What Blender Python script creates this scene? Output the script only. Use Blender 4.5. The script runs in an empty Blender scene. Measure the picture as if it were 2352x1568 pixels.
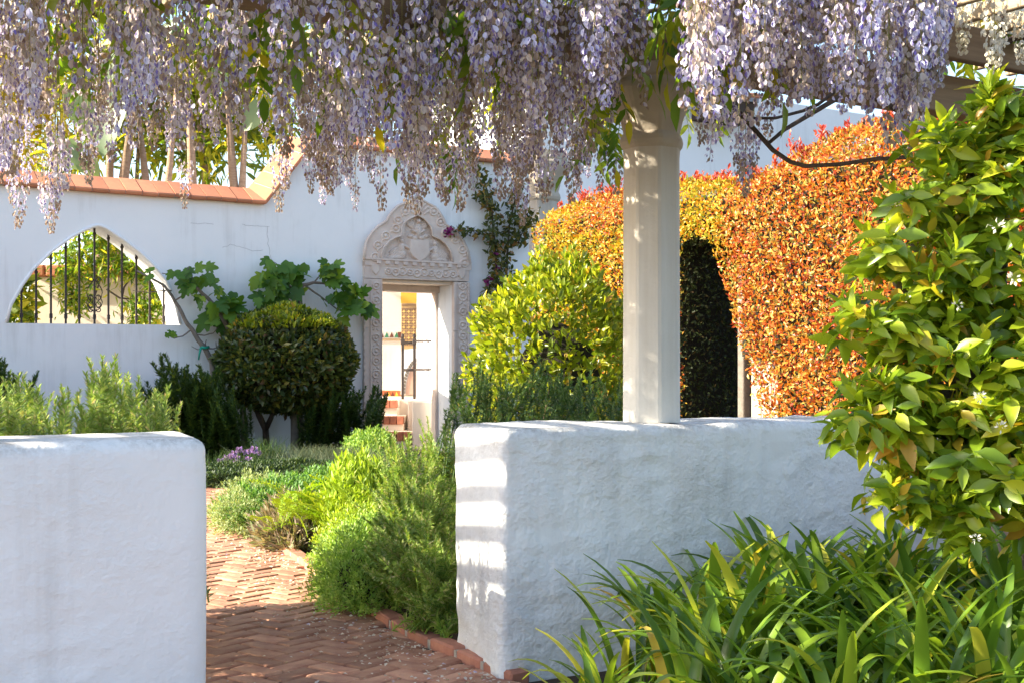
import bpy, math, random
import numpy as np
from mathutils import Vector, Matrix, noise
from mathutils.geometry import tessellate_polygon

# ------------------------------------------------------------------ camera, sky, sun, exposure
rng = np.random.default_rng(11)
random.seed(11)
S = bpy.context.scene
COL = S.collection
F, CX, HZ, EYE = 2940.0, 1176.0, 850.0, 1.25

cam = bpy.data.cameras.new('camera')
cam.sensor_width = 36.0
cam.lens = 36.0 * F / 2352.0
cam.shift_y = (HZ - 784.0) / 2352.0
cam.clip_end = 2000.0
cam.clip_start = 0.05
camo = bpy.data.objects.new('camera', cam)
camo.location = (0, 0, EYE)
camo.rotation_euler = (math.radians(90), 0, 0)
COL.objects.link(camo)
S.camera = camo

SUN_EL = math.radians(28)
SUN_H = Vector((-1.0, -0.20, 0)).normalized()
SUN = Vector((SUN_H.x * math.cos(SUN_EL), SUN_H.y * math.cos(SUN_EL), math.sin(SUN_EL)))
world = bpy.data.worlds.new('World')
S.world = world
world.use_nodes = True
wn = world.node_tree
bg = wn.nodes['Background']
sky = wn.nodes.new('ShaderNodeTexSky')
sky.sky_type = 'NISHITA'
sky.sun_disc = False
sky.sun_elevation = SUN_EL
sky.sun_rotation = math.atan2(SUN_H.x, SUN_H.y)
sky.air_density = 1.0
sky.dust_density = 1.6
wn.links.new(sky.outputs[0], bg.inputs[0])
bg.inputs[1].default_value = 0.13

sl = bpy.data.lights.new('sun', 'SUN')
sl.energy = 5.0
sl.angle = math.radians(0.5)
sl.color = (1.0, 0.90, 0.72)
so = bpy.data.objects.new('sun', sl)
so.rotation_euler = SUN.to_track_quat('Z', 'Y').to_euler()
so.location = (-10, 0, 12)
COL.objects.link(so)

S.view_settings.view_transform = 'Standard'
S.view_settings.look = 'None'
S.view_settings.gamma = 1.0
S.view_settings.use_curve_mapping = False
S.view_settings.exposure = 1.80
S.cycles.max_bounces = 8
S.cycles.diffuse_bounces = 4
S.cycles.transmission_bounces = 6
S.cycles.transparent_max_bounces = 8

# ------------------------------------------------------------------ geometry helpers
T_ = Vector((0.848, 0.530, 0)).normalized()      # along the walls, to the right and away
PD = Vector((-T_.y, T_.x, 0))                    # square to the walls, away from the camera
UP = Vector((0, 0, 1))


def P(u, v, Y):
    return Vector(((u - CX) / F * Y, Y, EYE + (HZ - v) / F * Y))


def G(u, v, z=0.0):
    return P(u, v, (EYE - z) * F / (v - HZ))


def on_line(u, o, d):
    """point of the vertical plane o + k d that is seen in column u; returns k"""
    a = (u - CX) / F
    return (a * o.y - o.x) / (d.x - a * d.y)


def unit(a):
    n = np.linalg.norm(a, axis=-1, keepdims=True)
    return a / np.maximum(n, 1e-9)


class MB:
    """collects vertices, faces, a per-vertex random value and material slots"""

    def __init__(self):
        self.V, self.Fc, self.R, self.n = [], [], [], 0

    def add(self, V, F, r=0.0, m=0):
        V = np.asarray(V, dtype=float).reshape(-1, 3)
        if not isinstance(F, (list, tuple)) or (len(F) and not hasattr(F[0], '__len__')):
            F = [F]
        groups = {}
        if isinstance(F, list) and len(F) and isinstance(F[0], (tuple, list)):
            for f in F:
                groups.setdefault(len(f), []).append(f)
            F = [np.array(g) for g in groups.values()]
        for f in F:
            f = np.asarray(f, dtype=np.int64)
            if f.size:
                self.Fc.append((f + self.n, m))
        self.V.append(V)
        self.R.append(np.broadcast_to(np.asarray(r, dtype=float), (len(V),)))
        self.n += len(V)
        return self

    def box(self, c, h, ax=None, r=0.0, m=0, bev=0.0):
        c = np.array(c)
        a = np.array(ax if ax is not None else np.eye(3))
        if bev <= 0:
            sg = np.array([(x, y, z) for x in (-1, 1) for y in (-1, 1) for z in (-1, 1)], float)
            V = c + (sg * np.array(h)) @ a
            Fq = [(0, 1, 3, 2), (4, 6, 7, 5), (0, 4, 5, 1), (2, 3, 7, 6), (0, 2, 6, 4), (1, 5, 7, 3)]
        else:
            h = np.array(h, float)
            V = []
            for s in [(x, y, z) for x in (-1, 1) for y in (-1, 1) for z in (-1, 1)]:
                for k in range(3):
                    q = np.array(s) * (h - bev)
                    q[k] = s[k] * h[k]
                    V.append(q)
            V = c + np.array(V) @ a
            cid = {s: i for i, s in enumerate([(x, y, z) for x in (-1, 1) for y in (-1, 1) for z in (-1, 1)])}
            Fq = []
            for k in range(3):
                i, j = (k + 1) % 3, (k + 2) % 3
                for sk in (-1, 1):
                    q = []
                    for si, sj in ((-1, -1), (1, -1), (1, 1), (-1, 1)):
                        s = [0, 0, 0]
                        s[k], s[i], s[j] = sk, si, sj
                        q.append(cid[tuple(s)] * 3 + k)
                    Fq.append(tuple(q if sk > 0 else q[::-1]))
                # edges along axis k
                for si, sj in ((-1, -1), (1, -1), (1, 1), (-1, 1)):
                    s0, s1 = [0, 0, 0], [0, 0, 0]
                    s0[k], s1[k] = -1, 1
                    s0[i] = s1[i] = si
                    s0[j] = s1[j] = sj
                    a0, a1 = cid[tuple(s0)] * 3, cid[tuple(s1)] * 3
                    q = (a0 + i, a1 + i, a1 + j, a0 + j)
                    Fq.append(q if si * sj > 0 else q[::-1])
            for s, i in cid.items():
                q = (i * 3, i * 3 + 1, i * 3 + 2)
                Fq.append(q if s[0] * s[1] * s[2] > 0 else q[::-1])
        return self.add(V, Fq, r, m)

    def tube(self, pts, rad, sides=6, r=0.0, m=0, cap=True):
        pts = np.asarray([tuple(p) for p in pts], float)
        n = len(pts)
        rad = np.broadcast_to(np.asarray(rad, float), (n,))
        tg = unit(np.gradient(pts, axis=0))
        ref = np.array((0.31, 0.17, 0.93)) if abs(tg[0, 2]) < 0.9 else np.array((0.93, 0.3, 0.2))
        x = unit(np.cross(tg, ref))
        y = np.cross(tg, x)
        a = np.linspace(0, 2 * math.pi, sides, endpoint=False)
        V = pts[:, None, :] + rad[:, None, None] * (np.cos(a)[None, :, None] * x[:, None, :] + np.sin(a)[None, :, None] * y[:, None, :])
        i = np.arange(n - 1)[:, None] * sides
        j = np.arange(sides)[None, :]
        j2 = (j + 1) % sides
        Q = np.stack([i + j, i + j2, i + sides + j2, i + sides + j], -1).reshape(-1, 4)
        Fs = [Q]
        if cap:
            k = np.arange(1, sides - 1)
            Fs.append(np.stack([np.zeros_like(k), k + 1, k], -1))
            Fs.append(np.stack([np.zeros_like(k), k, k + 1], -1) + (n - 1) * sides)
        return self.add(V.reshape(-1, 3), tuple(Fs), r, m)

    def mesh(self, name, mats, smooth=False):
        me = bpy.data.meshes.new(name)
        V = np.concatenate(self.V)
        me.vertices.add(len(V))
        me.vertices.foreach_set('co', V.astype(np.float32).ravel())
        nl = sum(f.size for f, _ in self.Fc)
        npoly = sum(len(f) for f, _ in self.Fc)
        me.loops.add(nl)
        me.polygons.add(npoly)
        me.loops.foreach_set('vertex_index', np.concatenate([f.ravel() for f, _ in self.Fc]).astype(np.int32))
        sz = np.concatenate([np.full(len(f), f.shape[1]) for f, _ in self.Fc])
        me.polygons.foreach_set('loop_start', (np.cumsum(sz) - sz).astype(np.int32))
        me.polygons.foreach_set('material_index', np.concatenate([np.full(len(f), m) for f, m in self.Fc]).astype(np.int32))
        me.polygons.foreach_set('use_smooth', np.full(npoly, bool(smooth)))
        at = me.attributes.new('rnd', 'FLOAT', 'POINT')
        at.data.foreach_set('value', np.concatenate(self.R).astype(np.float32))
        for m in (mats if isinstance(mats, (list, tuple)) else [mats]):
            me.materials.append(m)
        me.update(calc_edges=True)
        return me


WM = {}


def tag(o, label=None, cat=None, group=None, kind=None):
    for k, v in (('label', label), ('category', cat), ('group', group), ('kind', kind)):
        if v:
            o[k] = v
    return o


def thing(name, label, cat, loc=(0, 0, 0), group=None):
    o = bpy.data.objects.new(name, None)
    o.empty_display_size = 0.1
    COL.objects.link(o)
    o.location = loc
    WM[o] = Matrix.Translation(Vector(loc))
    return tag(o, label, cat, group)


def part(name, me, parent=None, M=None, kind=None, label=None):
    """link a mesh; world matrix M (identity if the mesh is in world space)"""
    o = bpy.data.objects.new(name, me)
    COL.objects.link(o)
    M = M or Matrix.Identity(4)
    WM[o] = M
    if parent is not None:
        o.parent = parent
        o.matrix_basis = WM[parent].inverted() @ M
    else:
        o.matrix_basis = M
    return tag(o, label, None, None, kind)


def frame_matrix(o, x, y, z, s=1.0):
    M = Matrix.Identity(4)
    for i, a in enumerate((x, y, z)):
        for k in range(3):
            M[k][i] = a[k] * s
    for k in range(3):
        M[k][3] = o[k]
    return M


def prism(mb, rings, o, ax, az, an, d0, d1, r=0.0, m=0, back=True):
    """flat outline with holes, rings of (a, b) in the frame (ax, az); extruded along an from d0 to d1"""
    o, ax, az, an = (np.array(tuple(q)) for q in (o, ax, az, an))
    tri = tessellate_polygon([[Vector((a, b, 0)) for a, b in rg] for rg in rings])
    fl = np.array([p for rg in rings for p in rg], float)
    base = o + fl[:, :1] * ax + fl[:, 1:2] * az
    n = len(fl)
    V = np.concatenate([base + d1 * an, base + d0 * an])
    tri = np.array(tri)
    e1, e2 = fl[tri[:, 1]] - fl[tri[:, 0]], fl[tri[:, 2]] - fl[tri[:, 0]]
    sgn = e1[:, 0] * e2[:, 1] - e1[:, 1] * e2[:, 0]
    up = np.dot(np.cross(ax, az), an) > 0
    flip = (sgn > 0) != up
    tri[flip] = tri[flip][:, ::-1]
    fs = [tri]
    if back:
        fs.append(tri[:, ::-1] + n)
    q, s = [], 0
    for k, rg in enumerate(rings):
        L = len(rg)
        a = np.array(rg)
        area = np.sum(a[:, 0] * np.roll(a[:, 1], -1) - np.roll(a[:, 0], -1) * a[:, 1])
        for i in range(L):
            i0, i1 = s + i, s + (i + 1) % L
            f = (i0, i0 + n, i1 + n, i1)
            if (area > 0) != (up if k == 0 else not up):
                f = f[::-1]
            q.append(f)
        s += L
    fs.append(np.array(q))
    mb.add(V, tuple(fs), r, m)
    return mb


def leaf_tpl(prof, fold=0.25, curl=0.15, wave=0.0):
    """leaf along +y, face +z; prof is a list of (y, half width)"""
    V, Fq, prev = [], [], None
    for k, (y, w) in enumerate(prof):
        z = -curl * y * y
        if w == 0:
            V.append((0, y, z))
            cur = [len(V) - 1] * 3
        else:
            dz = wave * (1 if k % 2 else -1)
            V += [(-w, y, z + fold * w + dz), (0, y, z), (w, y, z + fold * w - dz)]
            cur = [len(V) - 3, len(V) - 2, len(V) - 1]
        if prev:
            for a, b in ((0, 1), (1, 2)):
                q = [prev[a], prev[b], cur[b], cur[a]]
                q2 = []
                for i in q:
                    if i not in q2:
                        q2.append(i)
                if len(q2) == 4:
                    Fq += [(q2[0], q2[1], q2[2]), (q2[0], q2[2], q2[3])]
                elif len(q2) == 3:
                    Fq.append(tuple(q2))
        prev = cur
    return np.array(V, float), np.array(Fq)


LF_OVAL = [leaf_tpl([(0, 0), (0.25, 0.17), (0.6, 0.21), (1, 0)], f, c) for f, c in ((0.3, 0.1), (0.5, 0.3), (0.15, -0.1))]
LF_CITRUS = [leaf_tpl([(0, 0.012), (0.12, 0.03), (0.3, 0.17), (0.52, 0.215), (0.76, 0.14), (0.92, 0.05), (1, 0)], f, c, w)
             for f, c, w in ((0.35, 0.12, 0.0), (0.6, 0.3, 0.008), (0.25, -0.1, 0.012), (0.45, 0.45, 0.0))]
LF_SMALL = [leaf_tpl([(0, 0), (0.5, 0.2), (1, 0)], f, 0.1) for f in (0.3, 0.6)]
LF_TINY = [(np.array([(-0.02, 0, 0), (0.26, 0.5, 0.08), (0.02, 1, 0), (-0.26, 0.5, 0.08)]), np.array([(0, 1, 2), (0, 2, 3)]))]
LF_LANCE = [leaf_tpl([(0, 0), (0.3, 0.1), (0.65, 0.09), (1, 0)], f, c) for f, c in ((0.3, 0.15), (0.5, 0.4))]
LF_NEEDLE = [(np.array([(-0.06, 0, 0), (0.06, 0, 0), (0.075, 0.6, 0.02), (0, 1, -0.02), (-0.075, 0.6, 0.02)]), np.array([(0, 1, 2), (0, 2, 4), (4, 2, 3)]))]


def bases(d, n):
    y = unit(d)
    x = unit(np.cross(y, n))
    z = np.cross(x, y)
    return x, y, z


def scatter(tpls, pos, d, n, size, r=None, wid=1.0):
    """place leaf templates; returns V, F, R"""
    N = len(pos)
    x, y, z = bases(d, n)
    size = np.broadcast_to(np.asarray(size, float), (N,))
    wid = np.broadcast_to(np.asarray(wid, float), (N,))
    r = rng.random(N) if r is None else r
    pick = rng.integers(0, len(tpls), N)
    Vs, Fs, Rs, off = [], [], [], 0
    for k, (tv, tf) in enumerate(tpls):
        i = np.nonzero(pick == k)[0]
        if not len(i):
            continue
        s = size[i][:, None, None]
        V = pos[i][:, None, :] + s * (tv[None, :, 0:1] * wid[i][:, None, None] * x[i][:, None, :] + tv[None, :, 1:2] * y[i][:, None, :] + tv[None, :, 2:3] * z[i][:, None, :])
        Fc = tf[None] + (np.arange(len(i)) * len(tv))[:, None, None] + off
        Vs.append(V.reshape(-1, 3))
        Fs.append(Fc.reshape(-1, 3))
        Rs.append(np.repeat(r[i], len(tv)))
        off += len(i) * len(tv)
    return np.concatenate(Vs), np.concatenate(Fs), np.concatenate(Rs)


def rnd3(n):
    return unit(rng.normal(size=(n, 3)))


def near_rank(pos, nrm):
    """rank of leaves by how large and open they show: near the camera and on the side that faces it"""
    to = np.array((0, 0, EYE)) - pos
    dist = np.linalg.norm(to, axis=1)
    face = np.sum(unit(to) * unit(nrm), axis=1)
    return np.argsort(dist * (1.6 - 0.6 * np.clip(face, -0.5, 1)) * rng.uniform(0.93, 1.07, len(pos)))


def foliage(root, tpls, mat_obj, mat_all, pos, d, n, size, shell_n, n_parts=300, name='leaf', r=None):
    """the leaves that show largest become parts, the rest one joined part of kind stuff"""
    order = near_rank(pos, shell_n)[:n_parts]
    sel = np.zeros(len(pos), bool)
    sel[order] = True
    size = np.broadcast_to(np.asarray(size, float), (len(pos),))
    if n_parts:
        ms = []
        for tv, tf in tpls:
            ms.append(MB().add(tv, (tf,), 0.0).mesh(name, mat_obj, True))
        x, y, z = bases(d[sel], n[sel])
        for p, a, b, c, s in zip(pos[sel], x, y, z, size[sel]):
            part(name, random.choice(ms), root, frame_matrix(p, a, b, c, s))
    rest = ~sel
    if rest.any():
        V, Fc, R = scatter(tpls, pos[rest], d[rest], n[rest], size[rest], None if r is None else r[rest])
        part('foliage', MB().add(V, (Fc,), R).mesh('foliage', mat_all, True), root, kind='stuff')


def lump(c, r, amp, freq, mat, name, seed=0.0, flat=None):
    """an uneven closed body (dark core added inside a bush to block light)"""
    import bmesh
    bm = bmesh.new()
    bmesh.ops.create_icosphere(bm, subdivisions=4, radius=1.0)
    for v in bm.verts:
        q = v.co.normalized()
        k = 1 + amp * noise.noise(q * freq + Vector((seed, seed, seed)))
        v.co = Vector((c[0] + q.x * r[0] * k, c[1] + q.y * r[1] * k, max(flat if flat is not None else -9, c[2] + q.z * r[2] * k)))
    me = bpy.data.meshes.new(name)
    bm.to_mesh(me)
    bm.free()
    me.materials.append(mat)
    return me


def shell(n, c, r, lo=0.85, bump=0.12, freq=2.5, seed=0.0, zmin=0.0, pw=2.0):
    out_p, out_n = [], []
    while sum(len(a) for a in out_p) < n:
        q = rnd3(n)
        k = np.array([noise.noise(Vector(a) * freq + Vector((seed, seed, seed))) for a in q])
        f = (1 + bump * k * 2) * (lo + (1 - lo) * rng.random(n) ** 0.6) / np.sum(np.abs(q) ** pw, axis=1) ** (1 / pw)
        p = np.array(c) + q * np.array(r) * f[:, None]
        ok = p[:, 2] > zmin
        out_p.append(p[ok])
        out_n.append(unit(q / np.array(r))[ok])
    return np.concatenate(out_p)[:n], np.concatenate(out_n)[:n]


# ------------------------------------------------------------------ materials
def new_mat(name):
    m = bpy.data.materials.new(name)
    m.use_nodes = True
    nt = m.node_tree
    return m, nt, nt.nodes['Principled BSDF'], nt.nodes['Material Output']


def node(nt, kind, **kw):
    n = nt.nodes.new(kind)
    for k, v in kw.items():
        if isinstance(k, str) and k.startswith('i_'):
            n.inputs[int(k[2:])].default_value = v
        else:
            setattr(n, k, v)
    return n


def ramp(nt, stops):
    n = nt.nodes.new('ShaderNodeValToRGB')
    e = n.color_ramp.elements
    while len(e) < len(stops):
        e.new(0.5)
    for el, (p, c) in zip(e, stops):
        el.position = p
        el.color = (*c, 1)
    return n


def coords(nt, scale, kind='Object', stretch=(1, 1, 1)):
    tc = nt.nodes.new('ShaderNodeTexCoord')
    mp = nt.nodes.new('ShaderNodeMapping')
    mp.inputs['Scale'].default_value = [scale * s for s in stretch]
    nt.links.new(tc.outputs[kind], mp.inputs[0])
    return mp.outputs[0]


def noise_tex(nt, vec, scale, detail=6, rough=0.55):
    n = nt.nodes.new('ShaderNodeTexNoise')
    n.inputs['Scale'].default_value = scale
    n.inputs['Detail'].default_value = detail
    n.inputs['Roughness'].default_value = rough
    nt.links.new(vec, n.inputs['Vector'])
    return n.outputs['Fac']


def mat_plaster(name, col, col2, dirt, relief=0.35, rough=0.9, mottle=1.3, grime=False):
    """limewashed or bare render: mottled tint, small stains, trowelled relief"""
    m, nt, b, out = new_mat(name)
    L = nt.links.new
    v = coords(nt, 1.0, 'Object')
    n1 = noise_tex(nt, v, mottle, 8, 0.6)
    c = ramp(nt, [(0.3, col), (0.7, col2)])
    L(n1, c.inputs[0])
    n2 = noise_tex(nt, v, 5.0, 10, 0.75)
    st = ramp(nt, [(0.62, (0, 0, 0)), (0.78, (1, 1, 1))])
    L(n2, st.inputs[0])
    mix = node(nt, 'ShaderNodeMix', data_type='RGBA')
    mul = node(nt, 'ShaderNodeMath', operation='MULTIPLY')
    L(st.outputs[0], mul.inputs[0])
    mul.inputs[1].default_value = 0.35
    L(mul.outputs[0], mix.inputs[0])
    L(c.outputs[0], mix.inputs[6])
    mix.inputs[7].default_value = (*dirt, 1)
    stv = noise_tex(nt, coords(nt, 1.0, 'Object', (5, 5, 0.35)), 2.0, 7, 0.62)
    stw = noise_tex(nt, v, 0.9, 4, 0.6)
    smu = node(nt, 'ShaderNodeMath', operation='MULTIPLY')
    L(stv, smu.inputs[0])
    L(stw, smu.inputs[1])
    sr = ramp(nt, [(0.27, (1, 1, 1)), (0.42, (0.88, 0.87, 0.86))])
    L(smu.outputs[0], sr.inputs[0])
    ms = node(nt, 'ShaderNodeMix', data_type='RGBA', blend_type='MULTIPLY')
    ms.inputs[0].default_value = 1.0
    L(mix.outputs[2], ms.inputs[6])
    L(sr.outputs[0], ms.inputs[7])
    csrc = ms.outputs[2]
    if grime:      # lichen and soot specks on the worn top of the wall
        sx = nt.nodes.new('ShaderNodeSeparateXYZ')
        L(v, sx.inputs[0])
        mr = node(nt, 'ShaderNodeMapRange')
        mr.inputs[1].default_value, mr.inputs[2].default_value = 0.955, 1.01
        L(sx.outputs[2], mr.inputs[0])
        g1 = noise_tex(nt, v, 38.0, 8, 0.8)
        g2 = noise_tex(nt, v, 3.0, 5, 0.6)
        gm = node(nt, 'ShaderNodeMath', operation='MULTIPLY')
        L(g1, gm.inputs[0])
        L(g2, gm.inputs[1])
        gr_ = ramp(nt, [(0.2, (0, 0, 0)), (0.36, (1, 1, 1))])
        L(gm.outputs[0], gr_.inputs[0])
        gx_ = node(nt, 'ShaderNodeMath', operation='MULTIPLY')
        L(gr_.outputs[0], gx_.inputs[0])
        L(mr.outputs[0], gx_.inputs[1])
        gy_ = node(nt, 'ShaderNodeMath', operation='MULTIPLY')
        L(gx_.outputs[0], gy_.inputs[0])
        gy_.inputs[1].default_value = 0.75
        m2 = node(nt, 'ShaderNodeMix', data_type='RGBA')
        L(gy_.outputs[0], m2.inputs[0])
        L(csrc, m2.inputs[6])
        m2.inputs[7].default_value = (0.27, 0.23, 0.19, 1)
        csrc = m2.outputs[2]
    L(csrc, b.inputs['Base Color'])
    b.inputs['Roughness'].default_value = rough
    b.inputs['Specular IOR Level'].default_value = 0.25
    fine = noise_tex(nt, v, 60.0, 6, 0.7)
    mid = noise_tex(nt, coords(nt, 1.0, 'Object', (1, 1, 1.7)), 9.0, 6, 0.6)
    ad = node(nt, 'ShaderNodeMath', operation='MULTIPLY_ADD')
    L(mid, ad.inputs[0])
    ad.inputs[1].default_value = 2.2
    L(fine, ad.inputs[2])
    pm = ramp(nt, [(0.38, (0.12, 0.12, 0.12)), (0.66, (1, 1, 1))])      # trowelled areas rough, others smoothed
    L(noise_tex(nt, v, 1.9, 5, 0.65), pm.inputs[0])
    am = node(nt, 'ShaderNodeMath', operation='MULTIPLY')
    L(ad.outputs[0], am.inputs[0])
    L(pm.outputs[0], am.inputs[1])
    bp = node(nt, 'ShaderNodeBump')
    bp.inputs['Strength'].default_value = relief
    bp.inputs['Distance'].default_value = 0.012
    L(am.outputs[0], bp.inputs['Height'])
    L(bp.outputs[0], b.inputs['Normal'])
    return m


def mat_leaf(name, stops, trans=0.45, tcol=1.6, rough=0.42, spec=0.45):
    """leaf: pigment by a random value, glossy skin, light passing through"""
    m, nt, b, out = new_mat(name)
    L = nt.links.new
    at = node(nt, 'ShaderNodeAttribute', attribute_name='rnd')
    oi = node(nt, 'ShaderNodeObjectInfo')
    ad = node(nt, 'ShaderNodeMath', operation='ADD')
    L(at.outputs['Fac'], ad.inputs[0])
    L(oi.outputs['Random'], ad.inputs[1])
    fr = node(nt, 'ShaderNodeMath', operation='FRACT')
    L(ad.outputs[0], fr.inputs[0])
    c = ramp(nt, stops)
    L(fr.outputs[0], c.inputs[0])
    L(c.outputs[0], b.inputs['Base Color'])
    b.inputs['Roughness'].default_value = rough
    b.inputs['Specular IOR Level'].default_value = spec
    tr = node(nt, 'ShaderNodeBsdfTranslucent')
    g = node(nt, 'ShaderNodeMix', data_type='RGBA', blend_type='MULTIPLY')
    g.inputs[0].default_value = 1.0
    L(c.outputs[0], g.inputs[6])
    g.inputs[7].default_value = (tcol * 1.05, tcol, tcol * 0.45, 1)
    L(g.outputs[2], tr.inputs[0])
    mx = node(nt, 'ShaderNodeMixShader')
    mx.inputs[0].default_value = trans
    L(b.outputs[0], mx.inputs[1])
    L(tr.outputs[0], mx.inputs[2])
    L(mx.outputs[0], out.inputs[0])
    return m


def mat_simple(name, col, col2=None, scale=8.0, rough=0.8, relief=0.2, metal=0.0, dist=0.004, stretch=(1, 1, 1), objvar=0.0, spec=0.3):
    m, nt, b, out = new_mat(name)
    L = nt.links.new
    v = coords(nt, 1.0, 'Object', stretch)
    f = noise_tex(nt, v, scale, 8, 0.65)
    c = ramp(nt, [(0.3, col), (0.7, col2 or col)])
    L(f, c.inputs[0])
    src = c.outputs[0]
    if objvar:
        oi = node(nt, 'ShaderNodeObjectInfo')
        hs = node(nt, 'ShaderNodeHueSaturation')
        mr = node(nt, 'ShaderNodeMapRange')
        mr.inputs[3].default_value = 1 - objvar
        mr.inputs[4].default_value = 1 + objvar
        L(oi.outputs['Random'], mr.inputs[0])
        L(mr.outputs[0], hs.inputs['Value'])
        L(src, hs.inputs['Color'])
        src = hs.outputs[0]
    L(src, b.inputs['Base Color'])
    b.inputs['Roughness'].default_value = rough
    b.inputs['Metallic'].default_value = metal
    b.inputs['Specular IOR Level'].default_value = spec
    if relief:
        f2 = noise_tex(nt, v, scale * 4, 6, 0.7)
        bp = node(nt, 'ShaderNodeBump')
        bp.inputs['Strength'].default_value = relief
        bp.inputs['Distance'].default_value = dist
        L(f2, bp.inputs['Height'])
        L(bp.outputs[0], b.inputs['Normal'])
    return m


M_WHITE = mat_plaster('white_limewash', (0.80, 0.80, 0.79), (0.76, 0.765, 0.76), (0.50, 0.48, 0.45), 0.5, grime=True)
M_WHITE_R = mat_plaster('rough_white_limewash', (0.80, 0.80, 0.79), (0.75, 0.755, 0.75), (0.46, 0.44, 0.42), 0.9, mottle=1.8, grime=True)
M_WHITE_FAR = mat_plaster('white_limewash_smooth', (0.79, 0.795, 0.80), (0.74, 0.75, 0.76), (0.6, 0.6, 0.6), 0.16, mottle=0.9)
M_CREAM = mat_plaster('cream_plaster', (0.74, 0.64, 0.54), (0.71, 0.60, 0.50), (0.6, 0.5, 0.42), 0.12)
M_TAN = mat_plaster('shade_tan_plaster', (0.42, 0.31, 0.24), (0.36, 0.26, 0.2), (0.2, 0.15, 0.12), 0.5)  # brown tone puts shade and warm bounce into the plaster colour
M_COLUMN = mat_plaster('weathered_column_paint', (0.66, 0.63, 0.57), (0.58, 0.55, 0.5), (0.38, 0.33, 0.28), 0.3, mottle=2.6)
M_STONE = mat_plaster('carved_pink_stone', (0.66, 0.56, 0.49), (0.58, 0.46, 0.39), (0.42, 0.38, 0.34), 0.3, mottle=5.0)
M_TERRA = mat_simple('terracotta_tile', (0.56, 0.23, 0.12), (0.46, 0.17, 0.09), 6, 0.8, 0.2, objvar=0.18)
M_BRICK = mat_simple('paving_brick', (0.52, 0.29, 0.18), (0.29, 0.12, 0.08), 7, 0.85, 0.6, objvar=0.28, dist=0.006)
M_MORTAR = mat_simple('lime_mortar', (0.42, 0.38, 0.33), (0.3, 0.27, 0.23), 30, 0.95, 0.5)
M_JOINT = mat_simple('sand_joint', (0.13, 0.09, 0.065), (0.07, 0.05, 0.035), 30, 0.95, 0.5)
M_SOIL = mat_simple('garden_soil', (0.09, 0.06, 0.04), (0.05, 0.033, 0.022), 9, 0.95, 0.8, dist=0.02)
M_IRON = mat_simple('wrought_iron', (0.07, 0.055, 0.05), (0.045, 0.035, 0.032), 30, 0.6, 0.2, metal=0.3)
M_BEAM = mat_simple('weathered_brown_timber', (0.17, 0.12, 0.08), (0.11, 0.075, 0.05), 3, 0.75, 0.3, stretch=(1, 1, 9))
M_SLAT = mat_simple('pale_rafter_timber', (0.42, 0.33, 0.22), (0.3, 0.22, 0.14), 3, 0.75, 0.3, objvar=0.1)
M_BARK = mat_simple('grey_bark', (0.22, 0.19, 0.16), (0.13, 0.11, 0.09), 14, 0.9, 0.6, dist=0.01)
M_BARK_DARK = mat_simple('dark_vine_bark', (0.09, 0.065, 0.05), (0.05, 0.036, 0.03), 16, 0.9, 0.6, dist=0.01)
M_BARK_PALM = mat_simple('fibrous_trunk', (0.42, 0.29, 0.2), (0.24, 0.15, 0.1), 10, 0.9, 0.7, dist=0.02, stretch=(1, 1, 4), objvar=0.3)
M_CORE = mat_simple('dark_core_fill', (0.028, 0.024, 0.014), (0.016, 0.014, 0.009), 20, 0.95, 0.8, dist=0.03)  # near-black fill for the cores that stop light leaking through foliage
M_GATE = mat_simple('grey_gate_boards', (0.40, 0.33, 0.29), (0.28, 0.22, 0.2), 4, 0.8, 0.3, stretch=(6, 6, 1))
M_YELLOW = mat_simple('ochre_paint', (0.80, 0.42, 0.06), (0.76, 0.38, 0.05), 4, 0.85, 0.1)
M_GREEN = mat_simple('green_glaze', (0.05, 0.2, 0.1), (0.04, 0.16, 0.08), 8, 0.35, 0.05)
M_BROWN = mat_simple('brown_glaze', (0.16, 0.05, 0.03), (0.12, 0.04, 0.025), 8, 0.35, 0.05)
M_TIE = mat_simple('green_ribbon', (0.01, 0.25, 0.17), None, 8, 0.5, 0)
M_ROOFDARK = mat_simple('dark_eave_timber', (0.06, 0.04, 0.03), (0.04, 0.025, 0.02), 8, 0.8, 0.3)
M_GUTTER = mat_simple('grey_gutter', (0.2, 0.2, 0.22), None, 8, 0.5, 0, metal=0.4)

G_CITRUS = mat_leaf('citrus_leaf', [(0.0, (0.08, 0.15, 0.010)), (0.35, (0.17, 0.26, 0.014)), (0.7, (0.29, 0.37, 0.02)), (0.88, (0.42, 0.45, 0.03)), (0.95, (0.42, 0.33, 0.03)), (1.0, (0.40, 0.22, 0.03))], 0.40, 1.9, 0.32, 0.5)
G_AGA = mat_leaf('strap_leaf', [(0.0, (0.05, 0.115, 0.012)), (0.45, (0.115, 0.21, 0.018)), (0.82, (0.22, 0.32, 0.026)), (0.95, (0.42, 0.44, 0.05)), (0.985, (0.52, 0.42, 0.06)), (1.0, (0.44, 0.28, 0.05))], 0.35, 1.8, 0.36, 0.5)
G_BUSH = mat_leaf('bright_shrub_leaf', [(0.0, (0.08, 0.13, 0.010)), (0.4, (0.17, 0.23, 0.014)), (0.8, (0.31, 0.34, 0.02)), (0.95, (0.42, 0.40, 0.03)), (1.0, (0.4, 0.24, 0.04))], 0.40, 1.7, 0.33, 0.5)
G_TOPI = mat_leaf('clipped_dark_leaf', [(0.0, (0.028, 0.05, 0.013)), (0.5, (0.05, 0.08, 0.018)), (0.8, (0.10, 0.12, 0.025)), (0.92, (0.2, 0.2, 0.03)), (1.0, (0.13, 0.07, 0.04))], 0.3, 1.9, 0.36, 0.5)
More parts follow.
